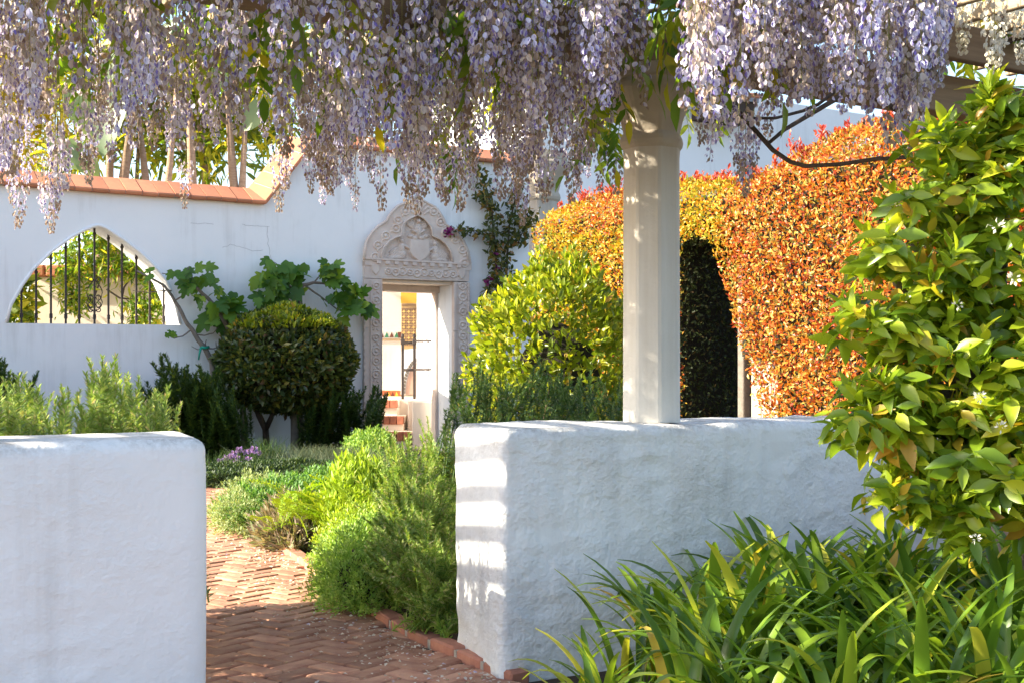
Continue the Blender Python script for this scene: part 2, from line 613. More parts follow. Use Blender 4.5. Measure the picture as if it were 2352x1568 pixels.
G_HEDGE = mat_leaf('red_hedge_leaf', [(0.0, (0.24, 0.035, 0.02)), (0.2, (0.48, 0.09, 0.022)), (0.45, (0.60, 0.20, 0.028)), (0.66, (0.58, 0.32, 0.045)), (0.84, (0.48, 0.39, 0.10)), (1.0, (0.13, 0.17, 0.04))], 0.34, 1.15, 0.36, 0.4)
G_HEDGE_Y = mat_leaf('yellow_hedge_leaf', [(0.0, (0.50, 0.17, 0.02)), (0.25, (0.58, 0.32, 0.025)), (0.6, (0.54, 0.42, 0.04)), (0.85, (0.32, 0.34, 0.03)), (1.0, (0.15, 0.21, 0.03))], 0.36, 1.2, 0.36, 0.4)
G_HEDGE_R = mat_leaf('crimson_shoot_leaf', [(0.0, (0.36, 0.03, 0.03)), (0.6, (0.48, 0.07, 0.04)), (1.0, (0.55, 0.16, 0.04))], 0.45, 1.2, 0.35, 0.4)
G_INNER = mat_leaf('inner_shade_leaf', [(0.0, (0.018, 0.026, 0.01)), (0.7, (0.03, 0.045, 0.012)), (0.9, (0.06, 0.07, 0.02)), (1.0, (0.12, 0.07, 0.03))], 0.2, 1.4, 0.5, 0.2)  # leaf colour lowered to put the archway's shade into it
G_FIG = mat_leaf('fig_leaf', [(0.0, (0.04, 0.11, 0.016)), (0.5, (0.065, 0.15, 0.02)), (0.9, (0.11, 0.21, 0.025)), (1.0, (0.26, 0.34, 0.04))], 0.35, 1.8, 0.5, 0.35)
G_WISL = mat_leaf('wisteria_leaf', [(0.0, (0.06, 0.14, 0.012)), (0.4, (0.13, 0.22, 0.018)), (0.75, (0.26, 0.31, 0.022)), (1.0, (0.44, 0.38, 0.03))], 0.5, 1.8, 0.4, 0.4)
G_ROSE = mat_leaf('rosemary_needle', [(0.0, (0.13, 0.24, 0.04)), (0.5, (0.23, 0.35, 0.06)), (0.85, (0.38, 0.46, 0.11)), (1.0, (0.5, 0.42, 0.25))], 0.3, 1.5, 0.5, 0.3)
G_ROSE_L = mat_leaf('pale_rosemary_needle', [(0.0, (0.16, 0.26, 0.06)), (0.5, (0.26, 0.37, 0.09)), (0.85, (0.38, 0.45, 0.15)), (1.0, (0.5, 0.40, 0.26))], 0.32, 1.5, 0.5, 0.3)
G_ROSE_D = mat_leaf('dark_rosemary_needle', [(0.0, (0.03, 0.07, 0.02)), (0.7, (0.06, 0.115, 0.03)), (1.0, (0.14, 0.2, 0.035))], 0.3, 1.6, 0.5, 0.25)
G_OREG = mat_leaf('oregano_leaf', [(0.0, (0.16, 0.30, 0.05)), (0.6, (0.27, 0.42, 0.08)), (1.0, (0.42, 0.54, 0.15))], 0.35, 1.4, 0.5, 0.3)
G_THYME = mat_leaf('thyme_leaf', [(0.0, (0.19, 0.27, 0.10)), (0.6, (0.30, 0.38, 0.16)), (1.0, (0.44, 0.48, 0.24))], 0.3, 1.2, 0.6, 0.2)
G_MINT = mat_leaf('mint_leaf', [(0.0, (0.07, 0.17, 0.04)), (0.6, (0.13, 0.27, 0.06)), (1.0, (0.24, 0.38, 0.1))], 0.35, 1.5, 0.5, 0.3)
G_TANSY = mat_leaf('lime_fern_leaf', [(0.0, (0.20, 0.34, 0.015)), (0.6, (0.30, 0.44, 0.02)), (1.0, (0.42, 0.50, 0.03))], 0.4, 1.3, 0.5, 0.3)
G_SHRUB = mat_leaf('upright_shrub_leaf', [(0.0, (0.17, 0.28, 0.02)), (0.6, (0.30, 0.42, 0.04)), (1.0, (0.46, 0.54, 0.08))], 0.4, 1.5, 0.4, 0.4)
G_LAV = mat_leaf('dry_lavender_stem', [(0.0, (0.26, 0.20, 0.15)), (0.6, (0.36, 0.30, 0.22)), (0.85, (0.24, 0.28, 0.14)), (1.0, (0.2, 0.26, 0.1))], 0.25, 1.2, 0.7, 0.15)
G_GREY = mat_leaf('grey_herb_leaf', [(0.0, (0.12, 0.17, 0.10)), (0.6, (0.2, 0.25, 0.15)), (1.0, (0.32, 0.34, 0.2))], 0.3, 1.2, 0.6, 0.2)
G_DARKH = mat_leaf('low_hedge_leaf', [(0.0, (0.03, 0.06, 0.025)), (0.7, (0.055, 0.095, 0.035)), (1.0, (0.1, 0.14, 0.05))], 0.3, 1.5, 0.5, 0.3)
G_TREE = mat_leaf('backlit_tree_leaf', [(0.0, (0.05, 0.10, 0.012)), (0.5, (0.14, 0.19, 0.018)), (0.85, (0.36, 0.34, 0.03)), (1.0, (0.5, 0.42, 0.03))], 0.55, 1.9, 0.4, 0.4)
G_YTREE = mat_leaf('golden_tree_leaf', [(0.0, (0.28, 0.28, 0.02)), (0.5, (0.5, 0.42, 0.03)), (1.0, (0.66, 0.55, 0.05))], 0.55, 1.5, 0.4, 0.4)
G_BANANA = mat_leaf('broad_blue_green_leaf', [(0.0, (0.10, 0.16, 0.09)), (0.6, (0.16, 0.22, 0.12)), (1.0, (0.18, 0.28, 0.05))], 0.4, 1.6, 0.4, 0.4)
G_BOUG = mat_leaf('bougainvillea_leaf', [(0.0, (0.04, 0.06, 0.016)), (0.6, (0.07, 0.085, 0.02)), (0.85, (0.2, 0.16, 0.03)), (1.0, (0.26, 0.12, 0.04))], 0.35, 1.5, 0.5, 0.3)
G_BRACT = mat_leaf('magenta_bract', [(0.0, (0.13, 0.012, 0.10)), (0.6, (0.2, 0.02, 0.15)), (1.0, (0.3, 0.05, 0.2))], 0.4, 1.2, 0.6, 0.2)
G_CHIVE = mat_leaf('chive_blade', [(0.0, (0.06, 0.13, 0.03)), (1.0, (0.14, 0.22, 0.06))], 0.3, 1.5, 0.5, 0.3)
G_CHIVEF = mat_leaf('chive_flower', [(0.0, (0.24, 0.14, 0.42)), (1.0, (0.42, 0.28, 0.56))], 0.3, 1.1, 0.6, 0.2)
W_PALE = mat_leaf('pale_lilac_petal', [(0.0, (0.60, 0.60, 0.80)), (0.28, (0.70, 0.67, 0.79)), (0.5, (0.70, 0.63, 0.64)), (0.75, (0.58, 0.49, 0.41)), (1.0, (0.26, 0.185, 0.12))], 0.35, 1.0, 0.6, 0.2)
W_VIO = mat_leaf('violet_petal', [(0.0, (0.20, 0.16, 0.50)), (0.5, (0.30, 0.25, 0.50)), (0.8, (0.36, 0.29, 0.36)), (1.0, (0.28, 0.20, 0.18))], 0.35, 1.0, 0.6, 0.2)
W_STEM = mat_leaf('raceme_stem', [(0.0, (0.20, 0.22, 0.06)), (1.0, (0.32, 0.26, 0.12))], 0.2, 1.2, 0.6, 0.2)
W_WHITE = mat_leaf('white_petal', [(0.0, (0.72, 0.72, 0.66)), (1.0, (0.78, 0.74, 0.58))], 0.35, 1.0, 0.6, 0.2)
for m_ in (W_PALE, W_VIO, W_WHITE):      # petals let light through in their own colour
    for n_ in m_.node_tree.nodes:
        if n_.type == 'MIX' and n_.blend_type == 'MULTIPLY':
            n_.inputs[7].default_value = (1.0, 0.95, 0.95, 1)

# ------------------------------------------------------------------ ground, path, courtyard floor
gd = MB()
gx = np.linspace(-60, 60, 61)
gy = np.linspace(-20, 120, 71)
gv = np.array([(x, y, -0.03 - 0.004 * math.sin(3 * x) * math.cos(2 * y)) for y in gy for x in gx])
ii, jj = np.meshgrid(np.arange(70), np.arange(60), indexing='ij')
a_ = (ii * 61 + jj).ravel()
gd.add(gv, (np.stack([a_, a_ + 1, a_ + 62, a_ + 61], -1),))
part('ground', gd.mesh('ground', M_SOIL, True), kind='structure')

# garden path: edge line on its right from the gate to the far bend (ground points)
EDGE = [G(1135, 1556), G(1040, 1513), G(930, 1468), G(860, 1426), G(780, 1368), G(700, 1308), G(640, 1266), G(580, 1226), G(520, 1188), G(498, 1165), G(486, 1142)]
EDGE = [Vector((0.55, 4.3, 0))] + EDGE
edge_xy = np.array([(p.x, p.y) for p in EDGE])


def edge_x(y):
    return np.interp(y, edge_xy[:, 1], edge_xy[:, 0])


path_base = MB()
ys = np.linspace(2.5, 14.5, 60)
V = []
for y in ys:
    V += [(edge_x(y) - 2.9 - max(0, y - 12) * 1.2, y, -0.010), (edge_x(y) + 0.05, y, -0.010)]
k_ = np.arange(59) * 2
path_base.add(V, (np.stack([k_, k_ + 1, k_ + 3, k_ + 2], -1),))
path = thing('brick_path', 'herringbone red brick path curving away through the gap in the white walls', 'path', (-0.8, 6, 0))
path['kind'] = 'structure'
del path['category']
part('joint_bed', path_base.mesh('joint_bed', M_JOINT), path)
BL, BW = 0.232, 0.114


def brick_mesh(seed, L=BL, W=BW, H=0.05, mat=None):
    q = random.Random(seed)
    mb = MB()
    mb.box((0, 0, -H / 2), (L / 2 - 0.0045, W / 2 - 0.0045, H / 2), bev=0.008)
    V = mb.V[0]
    for v in V:
        v[0] += q.uniform(-0.002, 0.002)
        v[1] += q.uniform(-0.002, 0.002)
        v[2] += q.uniform(-0.002, 0.002)
    return mb.mesh('brick', mat or M_BRICK)


bricks = [brick_mesh(i) for i in range(7)]
ang = math.radians(52)
cells = []
for i in range(-60, 60):
    for j in range(-60, 60):
        # herringbone of 2:1 bricks on a grid of brick widths: each row starts one step further
        a = (i - j) % 4
        if a == 0:
            cells.append(((i + 1) * BW, (j + 0.5) * BW, 0))
        elif a == 3:
            cells.append(((i + 0.5) * BW, (j + 1) * BW, 1))
out = []
for x, y, o in cells:
    X = -0.9 + x * math.cos(ang) - y * math.sin(ang)
    Y = 7.6 + x * math.sin(ang) + y * math.cos(ang)
    if not (3.0 < Y < 13.8):
        continue
    ex = float(edge_x(Y))
    if X > ex + 0.06 or X < ex - 2.6:
        continue
    u = CX + X / Y * F
    v = HZ + EYE * F / Y
    vis = 440 < u < 1200 and v < 1640
    out.append((not vis, Y, X, o))
out.sort()
rest = MB()
tv = bricks[0]
for n, (hid, Y, X, o) in enumerate(out):
    z = random.uniform(-0.003, 0.004)
    M = Matrix.Translation((X, Y, z)) @ Matrix.Rotation(ang + (math.pi / 2 if o else 0) + random.uniform(-0.02, 0.02), 4, 'Z') @ Matrix.Rotation(random.uniform(-0.02, 0.02), 4, 'X') @ Matrix.Rotation(random.uniform(-0.012, 0.012), 4, 'Y')
    if n < 300 and not hid:
        part('brick', random.choice(bricks), path, M)
    else:
        mb = MB().box((0, 0, -0.025), (BL / 2 - 0.006, BW / 2 - 0.006, 0.025))
        Vw = (np.c_[mb.V[0], np.ones(8)] @ np.array(M).T)[:, :3]
        rest.add(Vw, (mb.Fc[0][0],), random.random())
if rest.n:
    part('brick_paving', rest.mesh('brick_paving', M_BRICK), path, kind='stuff')

# edging bricks stand end to end along the bed
M_EDGE = mat_simple('edging_brick', (0.44, 0.2, 0.13), (0.33, 0.13, 0.09), 12, 0.85, 0.5, objvar=0.2, dist=0.006)
edgeb = [brick_mesh(30 + i, 0.235, 0.10, 0.12, M_EDGE) for i in range(4)]
kerb = thing('brick_edging', 'low row of red edging bricks along the herb bed beside the path', 'edging', (-0.8, 7, 0))
acc, seg = 0.0, []
pl = [Vector((x, y, 0)) for x, y in edge_xy]
dense = []
for a, b in zip(pl[:-1], pl[1:]):
    n = max(2, int((b - a).length / 0.01))
    dense += [a.lerp(b, i / n) for i in range(n)]
cum, last, mort = 0.0, dense[0], MB()
for a, b in zip(dense[:-1], dense[1:]):
    cum += (b - a).length
    if cum >= 0.25:
        d = (b - last).normalized()
        if b.y > 5.3:
            c = (b + last) / 2 + Vector((d.y, -d.x, 0)) * 0.07
            M = Matrix.Translation((c.x, c.y, 0.036 + random.uniform(-0.008, 0.008))) @ Matrix.Rotation(math.atan2(d.y, d.x) + random.uniform(-0.02, 0.02), 4, 'Z') @ Matrix.Rotation(random.uniform(-0.03, 0.03), 4, 'X')
            part('brick', random.choice(edgeb), kerb, M)
            cc = b + Vector((d.y, -d.x, 0)) * 0.07
            mort.box((cc.x, cc.y, 0.008), (0.012, 0.043, 0.022), [(d.x, d.y, 0), (-d.y, d.x, 0), (0, 0, 1)])
        last, cum = b, 0.0
part('mortar', mort.mesh('mortar', M_MORTAR), kerb, kind='stuff')

# ------------------------------------------------------------------ near white walls
C0 = Vector((-0.046, 5.18, 0))
E0 = Vector((-1.077, 4.54, 0))
TH = Vector((-0.22, 0.56, 0))
WALL_H = 1.012


def rounded_wall(o, ax, L, th, H, nL, nT, nH, rad, amp, seed):
    """thick hand-plastered wall as a rounded, uneven box; frame o + ax*L + th + H"""
    T = th.length
    dims = np.array((L, T, H))
    faces = []
    mb = MB()
    n3 = (nL, nT, nH)
    for k in range(3):
        i, j = (k + 1) % 3, (k + 2) % 3
        for s in (0, 1):
            if k == 2 and s == 0:
                continue
            a = np.linspace(0, dims[i], n3[i] + 1)
            b = np.linspace(0, dims[j], n3[j] + 1)
            A, B = np.meshgrid(a, b, indexing='ij')
            q = np.zeros((A.size, 3))
            q[:, i], q[:, j], q[:, k] = A.ravel(), B.ravel(), s * dims[k]
            lo = np.array((rad, rad, -1.0))
            hi = dims - rad
            cl = np.clip(q, lo, hi)
            d = q - cl
            nrm = np.zeros_like(q)
            nrm[:, k] = 1 if s else -1
            ln = np.linalg.norm(d, axis=1, keepdims=True)
            nn = np.where(ln > 1e-6, d / np.maximum(ln, 1e-9), nrm)
            q = np.where(ln > 1e-6, cl + nn * rad, q)
            wp = np.array(o)[None] + q[:, :1] * np.array(ax)[None] + q[:, 1:2] * np.array(th.normalized())[None] + q[:, 2:3] * np.array((0, 0, 1.0))[None]
            wn_ = unit(nn[:, :1] * np.array(ax)[None] + nn[:, 1:2] * np.array(th.normalized())[None] + nn[:, 2:3] * np.array((0, 0, 1.0))[None])
            h = np.zeros(len(q))
            for m_i, p in enumerate(wp):
                v = Vector(p) + Vector((seed, 0, 0))
                low = noise.noise(v * 1.7) * 1.0 + noise.noise(v * 4.3) * 0.5
                # trowel ridges, stronger low down
                rid = abs(noise.noise(Vector((v.x * 5, v.y * 5, v.z * 9)))) * (0.9 - 0.5 * min(1, p[2])) * max(0, noise.noise(v * 2.1 + Vector((9, 9, 9))) + 0.35)
                h[m_i] = low * 0.6 - rid * 1.5 + noise.noise(v * 22) * 0.12
            low_ = wp[:, 2] < 0.001
            wp = wp + wn_ * (h * amp)[:, None]
            wp[low_, 2] = -0.10
            N2 = n3[j] + 1
            I, J = np.meshgrid(np.arange(n3[i]), np.arange(n3[j]), indexing='ij')
            a0 = (I * N2 + J).ravel()
            Q = np.stack([a0, a0 + N2, a0 + N2 + 1, a0 + 1], -1)
            if not s:
                Q = Q[:, ::-1]
            if np.dot(np.cross(np.array(ax), np.array(th)), (0, 0, 1)) < 0:
                Q = Q[:, ::-1]
            mb.add(wp, (Q,))
    return mb


wl = thing('garden_wall', 'thick low white plastered wall with a rounded top corner, on the near side of the path opposite the column wall', 'wall', (-2, 4, 0))
wl.location = E0
WM[wl] = Matrix.Translation(E0)
part('plaster_body', rounded_wall(E0, -T_, 3.6, Vector((-0.22, 0.56, 0)), WALL_H, 130, 26, 70, 0.055, 0.008, 3.1).mesh('plaster_body', M_WHITE, True), wl)
wr = thing('garden_wall', 'thick low white plastered wall carrying the octagonal column, sun stripes on its end', 'wall', C0)
part('plaster_body', rounded_wall(C0, T_, 2.95, TH, WALL_H, 170, 34, 100, 0.05, 0.022, 7.7).mesh('plaster_body', M_WHITE_R, True), wr)
wt = thing('garden_wall', 'short plastered wall under the citrus tree, its tan colour standing in for shade and warm bounce', 'wall', C0 + T_ * 2.95)
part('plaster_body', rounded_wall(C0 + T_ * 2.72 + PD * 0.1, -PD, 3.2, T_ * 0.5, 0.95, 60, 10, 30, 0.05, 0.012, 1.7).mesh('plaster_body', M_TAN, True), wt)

# ------------------------------------------------------------------ rear white wall with window and portal
B0 = Vector((-3.21, 18.3, 0))
FN = -PD        # towards the camera


def bw(u, v, off=0.0):
    """(k, z) of a photo point on the rear wall's face moved off metres towards the camera"""
    o = B0 + FN * off
    k = on_line(u, o, T_)
    Y = o.y + k * T_.y
    return (k, EYE + (HZ - v) / F * Y)


def bwp(u, v, off=0.0):
    k, z = bw(u, v, off)
    o = B0 + FN * off + T_ * k
    return Vector((o.x, o.y, z))


k_l, k_a, k_b, k_r = bw(-700, 800)[0], bw(607, 455)[0], bw(716, 330)[0], bw(1215, 380)[0]
z_lo, z_hi = bw(300, 448)[1], bw(960, 358)[1]
outer = [(k_l, -0.3), (k_r, -0.3), (k_r, z_hi), (k_b, z_hi), (k_a, z_lo), (k_l, z_lo)]
win_px = [(15, 742), (25, 702), (50, 658), (77, 620), (119, 579), (163, 547), (192, 531), (214, 521.5), (225, 520), (233, 521.5), (246, 527), (284, 552), (322, 581), (355, 612), (382, 646), (401, 689), (414, 746)]
win = [bw(u, v) for u, v in win_px]
door = [bw(876, 1040), bw(876, 641), bw(1040, 648), bw(1040, 1060)]
dk0, dk1, dz = bw(876, 800)[0], bw(1040, 800)[0], 0.5 * (bw(876, 641)[1] + bw(1040, 648)[1])
door = [(dk0, -0.2), (dk0, dz), (dk1, dz), (dk1, -0.2)]
rear = thing('garden_wall', 'tall white rear wall with pointed barred window, stone portal and terracotta coping', 'wall', B0)
wb = MB()
prism(wb, [outer, win, door], B0, T_, UP, FN, -0.60, 0.0)
part('wall_body', wb.mesh('wall_body', M_WHITE_FAR), rear)
# soft window rim: a slightly proud rounded lip following the opening
lip = MB()
lp = [bwp(u, v, 0.0) for u, v in win_px]
lip.tube([p + UP * 0.012 for p in lp], 0.022, 8)
part('window_rim', lip.mesh('window_rim', M_WHITE_FAR, True), rear)
# inner step of the door head
hd = MB()
prism(hd, [[(dk0 + 0.002, dz - 0.15), (dk1 - 0.002, dz - 0.15), (dk1 - 0.002, dz - 0.002), (dk0 + 0.002, dz - 0.002)]], B0, T_, UP, FN, -0.598, -0.42)
part('door_head', hd.mesh('door_head', M_STONE), rear)
sf = MB()
prism(sf, [[(dk0 + 0.002, dz - 0.045), (dk1 - 0.002, dz - 0.045), (dk1 - 0.002, dz - 0.003), (dk0 + 0.002, dz - 0.003)]], B0, T_, UP, FN, -0.418, -0.02)
part('door_soffit', sf.mesh('door_soffit', M_CREAM), rear)
wr_stop = MB()
prism(wr_stop, [[(dk1 - 0.05, -0.1), (dk1 - 0.003, -0.1), (dk1 - 0.003, dz - 0.152), (dk1 - 0.05, dz - 0.152)]], B0, T_, UP, FN, -0.597, -0.47)
part('door_stop', wr_stop.mesh('door_stop', M_STONE), rear)

# coping tiles: sloping terracotta, laid side by side along the three runs
def tile_mesh(w):
    mb = MB()
    # section across the wall: front drip, slope up to the ridge, down the other side
    sec = [(0.10, -0.055), (0.115, -0.03), (0.11, -0.01), (-0.26, 0.20), (-0.34, 0.20), (-0.71, -0.01), (-0.71, -0.055), (-0.6, -0.055), (-0.0, -0.055)]
    n = len(sec)
    V = [(x, s, z) for x in (-w / 2, w / 2) for s, z in sec]
    q = [(i, (i + 1) % n, n + (i + 1) % n, n + i) for i in range(n)]
    mb.add(V, q)
    mb.add(V[:n], [tuple(range(n - 1, -1, -1))])
    mb.add(V[n:], [tuple(range(n))])
    return mb.mesh('coping_tile', M_TERRA)


TW = 0.215
tm = [tile_mesh(TW - 0.008) for _ in range(1)]
mbm = MB()


def run_tiles(ka, za, kb, zb, skip=0.0):
    a, b = B0 + T_ * ka + UP * za, B0 + T_ * kb + UP * zb
    L = (b - a).length
    d = (b - a).normalized()
    up = (UP - d * UP.dot(d)).normalized()
    n = int(L / TW)
    for i in range(n):
        c = a + d * ((i + 0.5) * L / n) + up * 0.055
        M = frame_matrix(c + FN * random.uniform(-0.006, 0.006) + up * random.uniform(-0.004, 0.004), d, FN, up)
        M = M @ Matrix.Rotation(random.uniform(-0.012, 0.012), 4, 'Y')
        part('coping_tile', tm[0], rear, M)
    mo = np.array([tuple(a + up * 0.0 + FN * s + up * z) for s, z in ((0.095, 0.004), (0.095, 0.035), (-0.26, 0.243), (-0.34, 0.243), (-0.69, 0.035), (-0.69, 0.004))])
    mo2 = mo + np.array(d) * L
    mbm.add(np.concatenate([mo, mo2]), [(i, (i + 1) % 6, 6 + (i + 1) % 6, 6 + i) for i in range(6)])


run_tiles(k_l, z_lo, k_a, z_lo)
run_tiles(k_a, z_lo, k_b, z_hi)
run_tiles(k_b, z_hi, k_r, z_hi)
part('coping_mortar', mbm.mesh('coping_mortar', M_MORTAR), rear)

# hairline cracks in the render
cr = MB()
for pts in ([(436, 512), (455, 514), (470, 513), (500, 517)], [(556, 516), (572, 519), (600, 520), (625, 521)], [(614, 520), (616, 560), (622, 590), (624, 625)], [(512, 568), (530, 562), (548, 566), (580, 577), (612, 575)]):
    pp = [bwp(u + random.uniform(-2, 2), v + random.uniform(-1, 1), 0.002) for (u0, v0), (u1, v1) in zip(pts[:-1], pts[1:]) for u, v in [(u0 + (u1 - u0) * t, v0 + (v1 - v0) * t) for t in np.linspace(0, 1, 5)[:-1]]]
    cr.tube(pp, 0.0018, 4)
part('crack', cr.mesh('crack', mat_simple('crack_shade', (0.3, 0.3, 0.32), None, 8, 1, 0)), rear, kind='stuff')

# window bars with collars and a scroll
grille = part('window_grille', MB().box((0, 0, 0), (0.01, 0.01, 0.01)).mesh('window_grille', M_IRON), rear, Matrix.Translation(bwp(217, 742, -0.25)))
arch = np.array(win_px)


def arch_v(u):
    return float(np.interp(u, arch[:, 0], arch[:, 1]))


for u in (49, 83, 117, 151, 182, 217, 249, 280, 313, 344, 376):
    b = MB()
    zt = bw(u, arch_v(min(u + 4, 413)), 0)[1] + 0.06
    p0 = bwp(u, 742 + 4, -0.25)
    p0.z = bw(217, 742)[1] - 0.05
    b.box((p0.x, p0.y, (p0.z + zt) / 2), (0.012, 0.012, (zt - p0.z) / 2), [tuple(T_), tuple(PD), (0, 0, 1)])
    for zz, hh in ((p0.z + 0.13, 0.022), (p0.z + 0.16, 0.012), (zt - 0.13, 0.018)):
        b.box((p0.x, p0.y, zz), (0.02, 0.02, hh), [tuple(T_), tuple(PD), (0, 0, 1)], bev=0.006)
    part('bar', b.mesh('bar', M_IRON), grille)
sc = MB()


def spiral(cu, cv, r0, turns, a0, sgn, flipy=1):
    pts = []
    for t in np.linspace(0, 1, 26):
        a = a0 + sgn * t * turns * 2 * math.pi
        r = r0 * (1 - 0.78 * t)
        pts.append((cu + r * math.cos(a), cv + flipy * r * math.sin(a)))
    return pts


for s in (-1, 1):
    for pl_ in ([(217 + s * x, y) for x, y in [(1, 641), (6, 650), (14, 660), (18, 672), (15, 686), (8, 692)]] + [(217 + s * (9 + 6 * math.cos(t) * 0.9), 684 + 6 * math.sin(t)) for t in np.linspace(1.5, -4.2, 14)],
                [(217 + s * x, y) for x, y in [(1, 707), (6, 702), (14, 694), (17, 690)]][:0] + [(217 + s * x, y) for x, y in [(1, 716), (9, 711), (16, 703), (18, 694), (14, 684), (8, 679)]] + [(217 + s * (9 + 6 * math.cos(t) * 0.9), 700 + 6 * math.sin(t)) for t in np.linspace(-1.4, 4.2, 14)],
                [(217 + s * (9 + 5 * math.cos(t)), 642 - 5 * math.sin(t)) for t in np.linspace(3.4, -2.5, 14)],
                [(217 + s * (9 + 5 * math.cos(t)), 712 + 5 * math.sin(t)) for t in np.linspace(3.4, -2.5, 14)]):
        sc.tube([bwp(u, v, -0.25) for u, v in pl_], 0.007, 5)
part('scroll', sc.mesh('scroll', M_IRON, True), grille)

# ---- carved stone portal
surround = part('stone_portal', MB().box(tuple(bwp(858, 1030, 0.02)), (0.1, 0.05, 0.1), [tuple(T_), tuple(FN), (0, 0, 1)]).mesh('portal_foot', M_STONE), rear, label='carved pinkish stone doorway surround')


def kz(pts, off=0.05):
    return [bw(u, v, off) for u, v in pts]


T_OUT = [(836, 610), (836, 597), (838, 575), (841, 557), (854, 535), (868, 521), (888, 508), (893, 498), (899, 489), (914, 474), (935, 465), (948, 458), (958, 450), (968, 459), (982, 467), (1000, 476), (1012, 494), (1021, 514), (1043, 528), (1061, 551), (1072, 575), (1077, 606), (1077, 622)]
T_IN = [(873, 598), (876, 583), (881, 569), (895, 553), (908, 546), (921, 542), (923, 534), (922, 522), (926, 514), (933, 507), (945, 500), (959, 494), (974, 502), (980, 508), (989, 519), (993, 530), (993, 541), (1012, 550), (1022, 558), (1030, 568), (1037, 580), (1040, 603)]
ob = B0
rg = MB()
prism(rg, [kz(T_OUT), kz(T_IN)], B0, T_, UP, FN, -0.01, 0.085)
part('arch_ring', rg.mesh('arch_ring', M_STONE), surround)
# thin outer moulding with block edging
mo = MB()
mo.tube([bwp(u, v, 0.085) for u, v in T_OUT[1:-1]], 0.022, 6)
mo.tube([bwp(u, v, 0.085) for u, v in T_IN], 0.017, 6)
part('arch_moulding', mo.mesh('arch_moulding', M_STONE, True), surround)


def inside(poly, x, y):
    poly = np.array(poly)
    c = np.zeros(x.shape, bool)
    j = len(poly) - 1
    for i in range(len(poly)):
        xi, yi, xj, yj = *poly[i], *poly[j]
        hit = ((yi > y) != (yj > y)) & (x < (xj - xi) * (y - yi) / (yj - yi + 1e-12) + xi)
        c ^= hit
        j = i
    return c


def relief(name, u0, u1, v0, v1, step, fn, base, mask=None, parent=None):
    """carved panel: a height field over the photo-space rectangle, built on the wall"""
    us, vs = np.arange(u0, u1 + step, step), np.arange(v0, v1 + step, step)
    U, Vv = np.meshgrid(us, vs, indexing='ij')
    H = fn(U, Vv)
    o = B0
    a = (U - CX) / F
    k = (a * o.y - o.x) / (T_.x - a * T_.y)
    Y = o.y + k * T_.y
    Z = EYE + (HZ - Vv) / F * Y
    h = base + H
    W = np.stack([o.x + k * T_.x + FN.x * h, o.y + k * T_.y + FN.y * h, Z], -1)
    N2 = len(vs)
    I, J = np.meshgrid(np.arange(len(us) - 1), np.arange(N2 - 1), indexing='ij')
    a0 = (I * N2 + J)
    if mask is not None:
        mk = mask(U, Vv)
        keep = mk[:-1, :-1] | mk[1:, 1:] | mk[1:, :-1] | mk[:-1, 1:]
        a0 = a0[keep]
    a0 = a0.ravel()
    Q = np.stack([a0, a0 + 1, a0 + N2 + 1, a0 + N2], -1)
    return part(name, MB().add(W.reshape(-1, 3), (Q,)).mesh(name, M_STONE, True), parent)


def ell(U, V, u, v, ru, rv, h, an=0.0):
    c, s = math.cos(an), math.sin(an)
    x, y = (U - u) * c + (V - v) * s, -(U - u) * s + (V - v) * c
    return h * np.sqrt(np.clip(1 - (x / ru) ** 2 - (y / rv) ** 2, 0, 1))


def ring(U, V, u, v, r, w, h):
    d = np.hypot(U - u, V - v)
    return h * np.clip(1 - ((d - r) / w) ** 2, 0, 1)


def wing(U, V, u, v, ln, an, wd, h):
    H = np.zeros_like(U)
    for i in range(5):
        a = an + (i - 2) * 0.16
        l = ln * (1 - 0.08 * abs(i - 1))
        H = np.maximum(H, ell(U, V, u + math.cos(a) * l / 2, v + math.sin(a) * l / 2, l / 2, wd, h * (0.8 + 0.05 * i), a))
    return H


def tympanum(U, V):
    H = 0.004 * np.sin(U * 0.7) * np.cos(V * 0.6)
    sp = [(938, 551), (981, 553), (982, 583), (975, 592), (959, 602), (944, 590), (937, 580)]
    sh = inside(sp, U, V)
    H = np.where(sh, 0.055 + ell(U, V, 959, 572, 30, 36, 0.015), H)
    # upper angel: head, shoulders, arms, cloud, two raised wings
    for e in ((958, 509, 5.0, 6.5, 0.075), (958, 530, 9, 17, 0.06), (949, 533, 9, 3.5, 0.066, 0.7), (967, 533, 9, 3.5, 0.066, -0.7), (941, 543, 7, 5, 0.045), (950, 547, 7, 5, 0.05), (966, 547, 7, 5, 0.05), (975, 543, 8, 5, 0.045)):
        H = np.maximum(H, ell(U, V, *e))
    H = np.maximum(H, ring(U, V, 958, 507, 9.0, 1.8, 0.012))
    H = np.maximum(H, wing(U, V, 950, 527, 27, -2.2, 4, 0.035))
    H = np.maximum(H, wing(U, V, 966, 527, 27, -0.94, 4, 0.035))
    # kneeling angels on either side of the shield
    for s, hx, hy in ((-1, 921, 554), (1, 997, 560)):
        for e in ((hx, hy, 5.5, 6.5, 0.055), (hx - s * -1, hy + 16, 8, 13, 0.05), (hx + s * -10, hy + 14, 12, 4, 0.055, 0.5 * -s), (hx - s * 0, hy + 30, 11, 10, 0.05), (hx + s * 8, hy + 37, 18, 6, 0.045), (hx + s * 20, hy + 39, 12, 4, 0.03)):
            H = np.maximum(H, ell(U, V, *e))
        H = np.maximum(H, ring(U, V, hx, hy, 8, 1.8, 0.015))
        H = np.maximum(H, wing(U, V, hx + s * 5, hy + 14, 36, (math.pi * 0.5 - s * 0.75) if s > 0 else math.pi * 0.5 + 0.75, 4, 0.04))
    fold = 0.004 * np.sin((U + V) * 1.1) * (H > 0.02)
    return H + fold * (~sh)


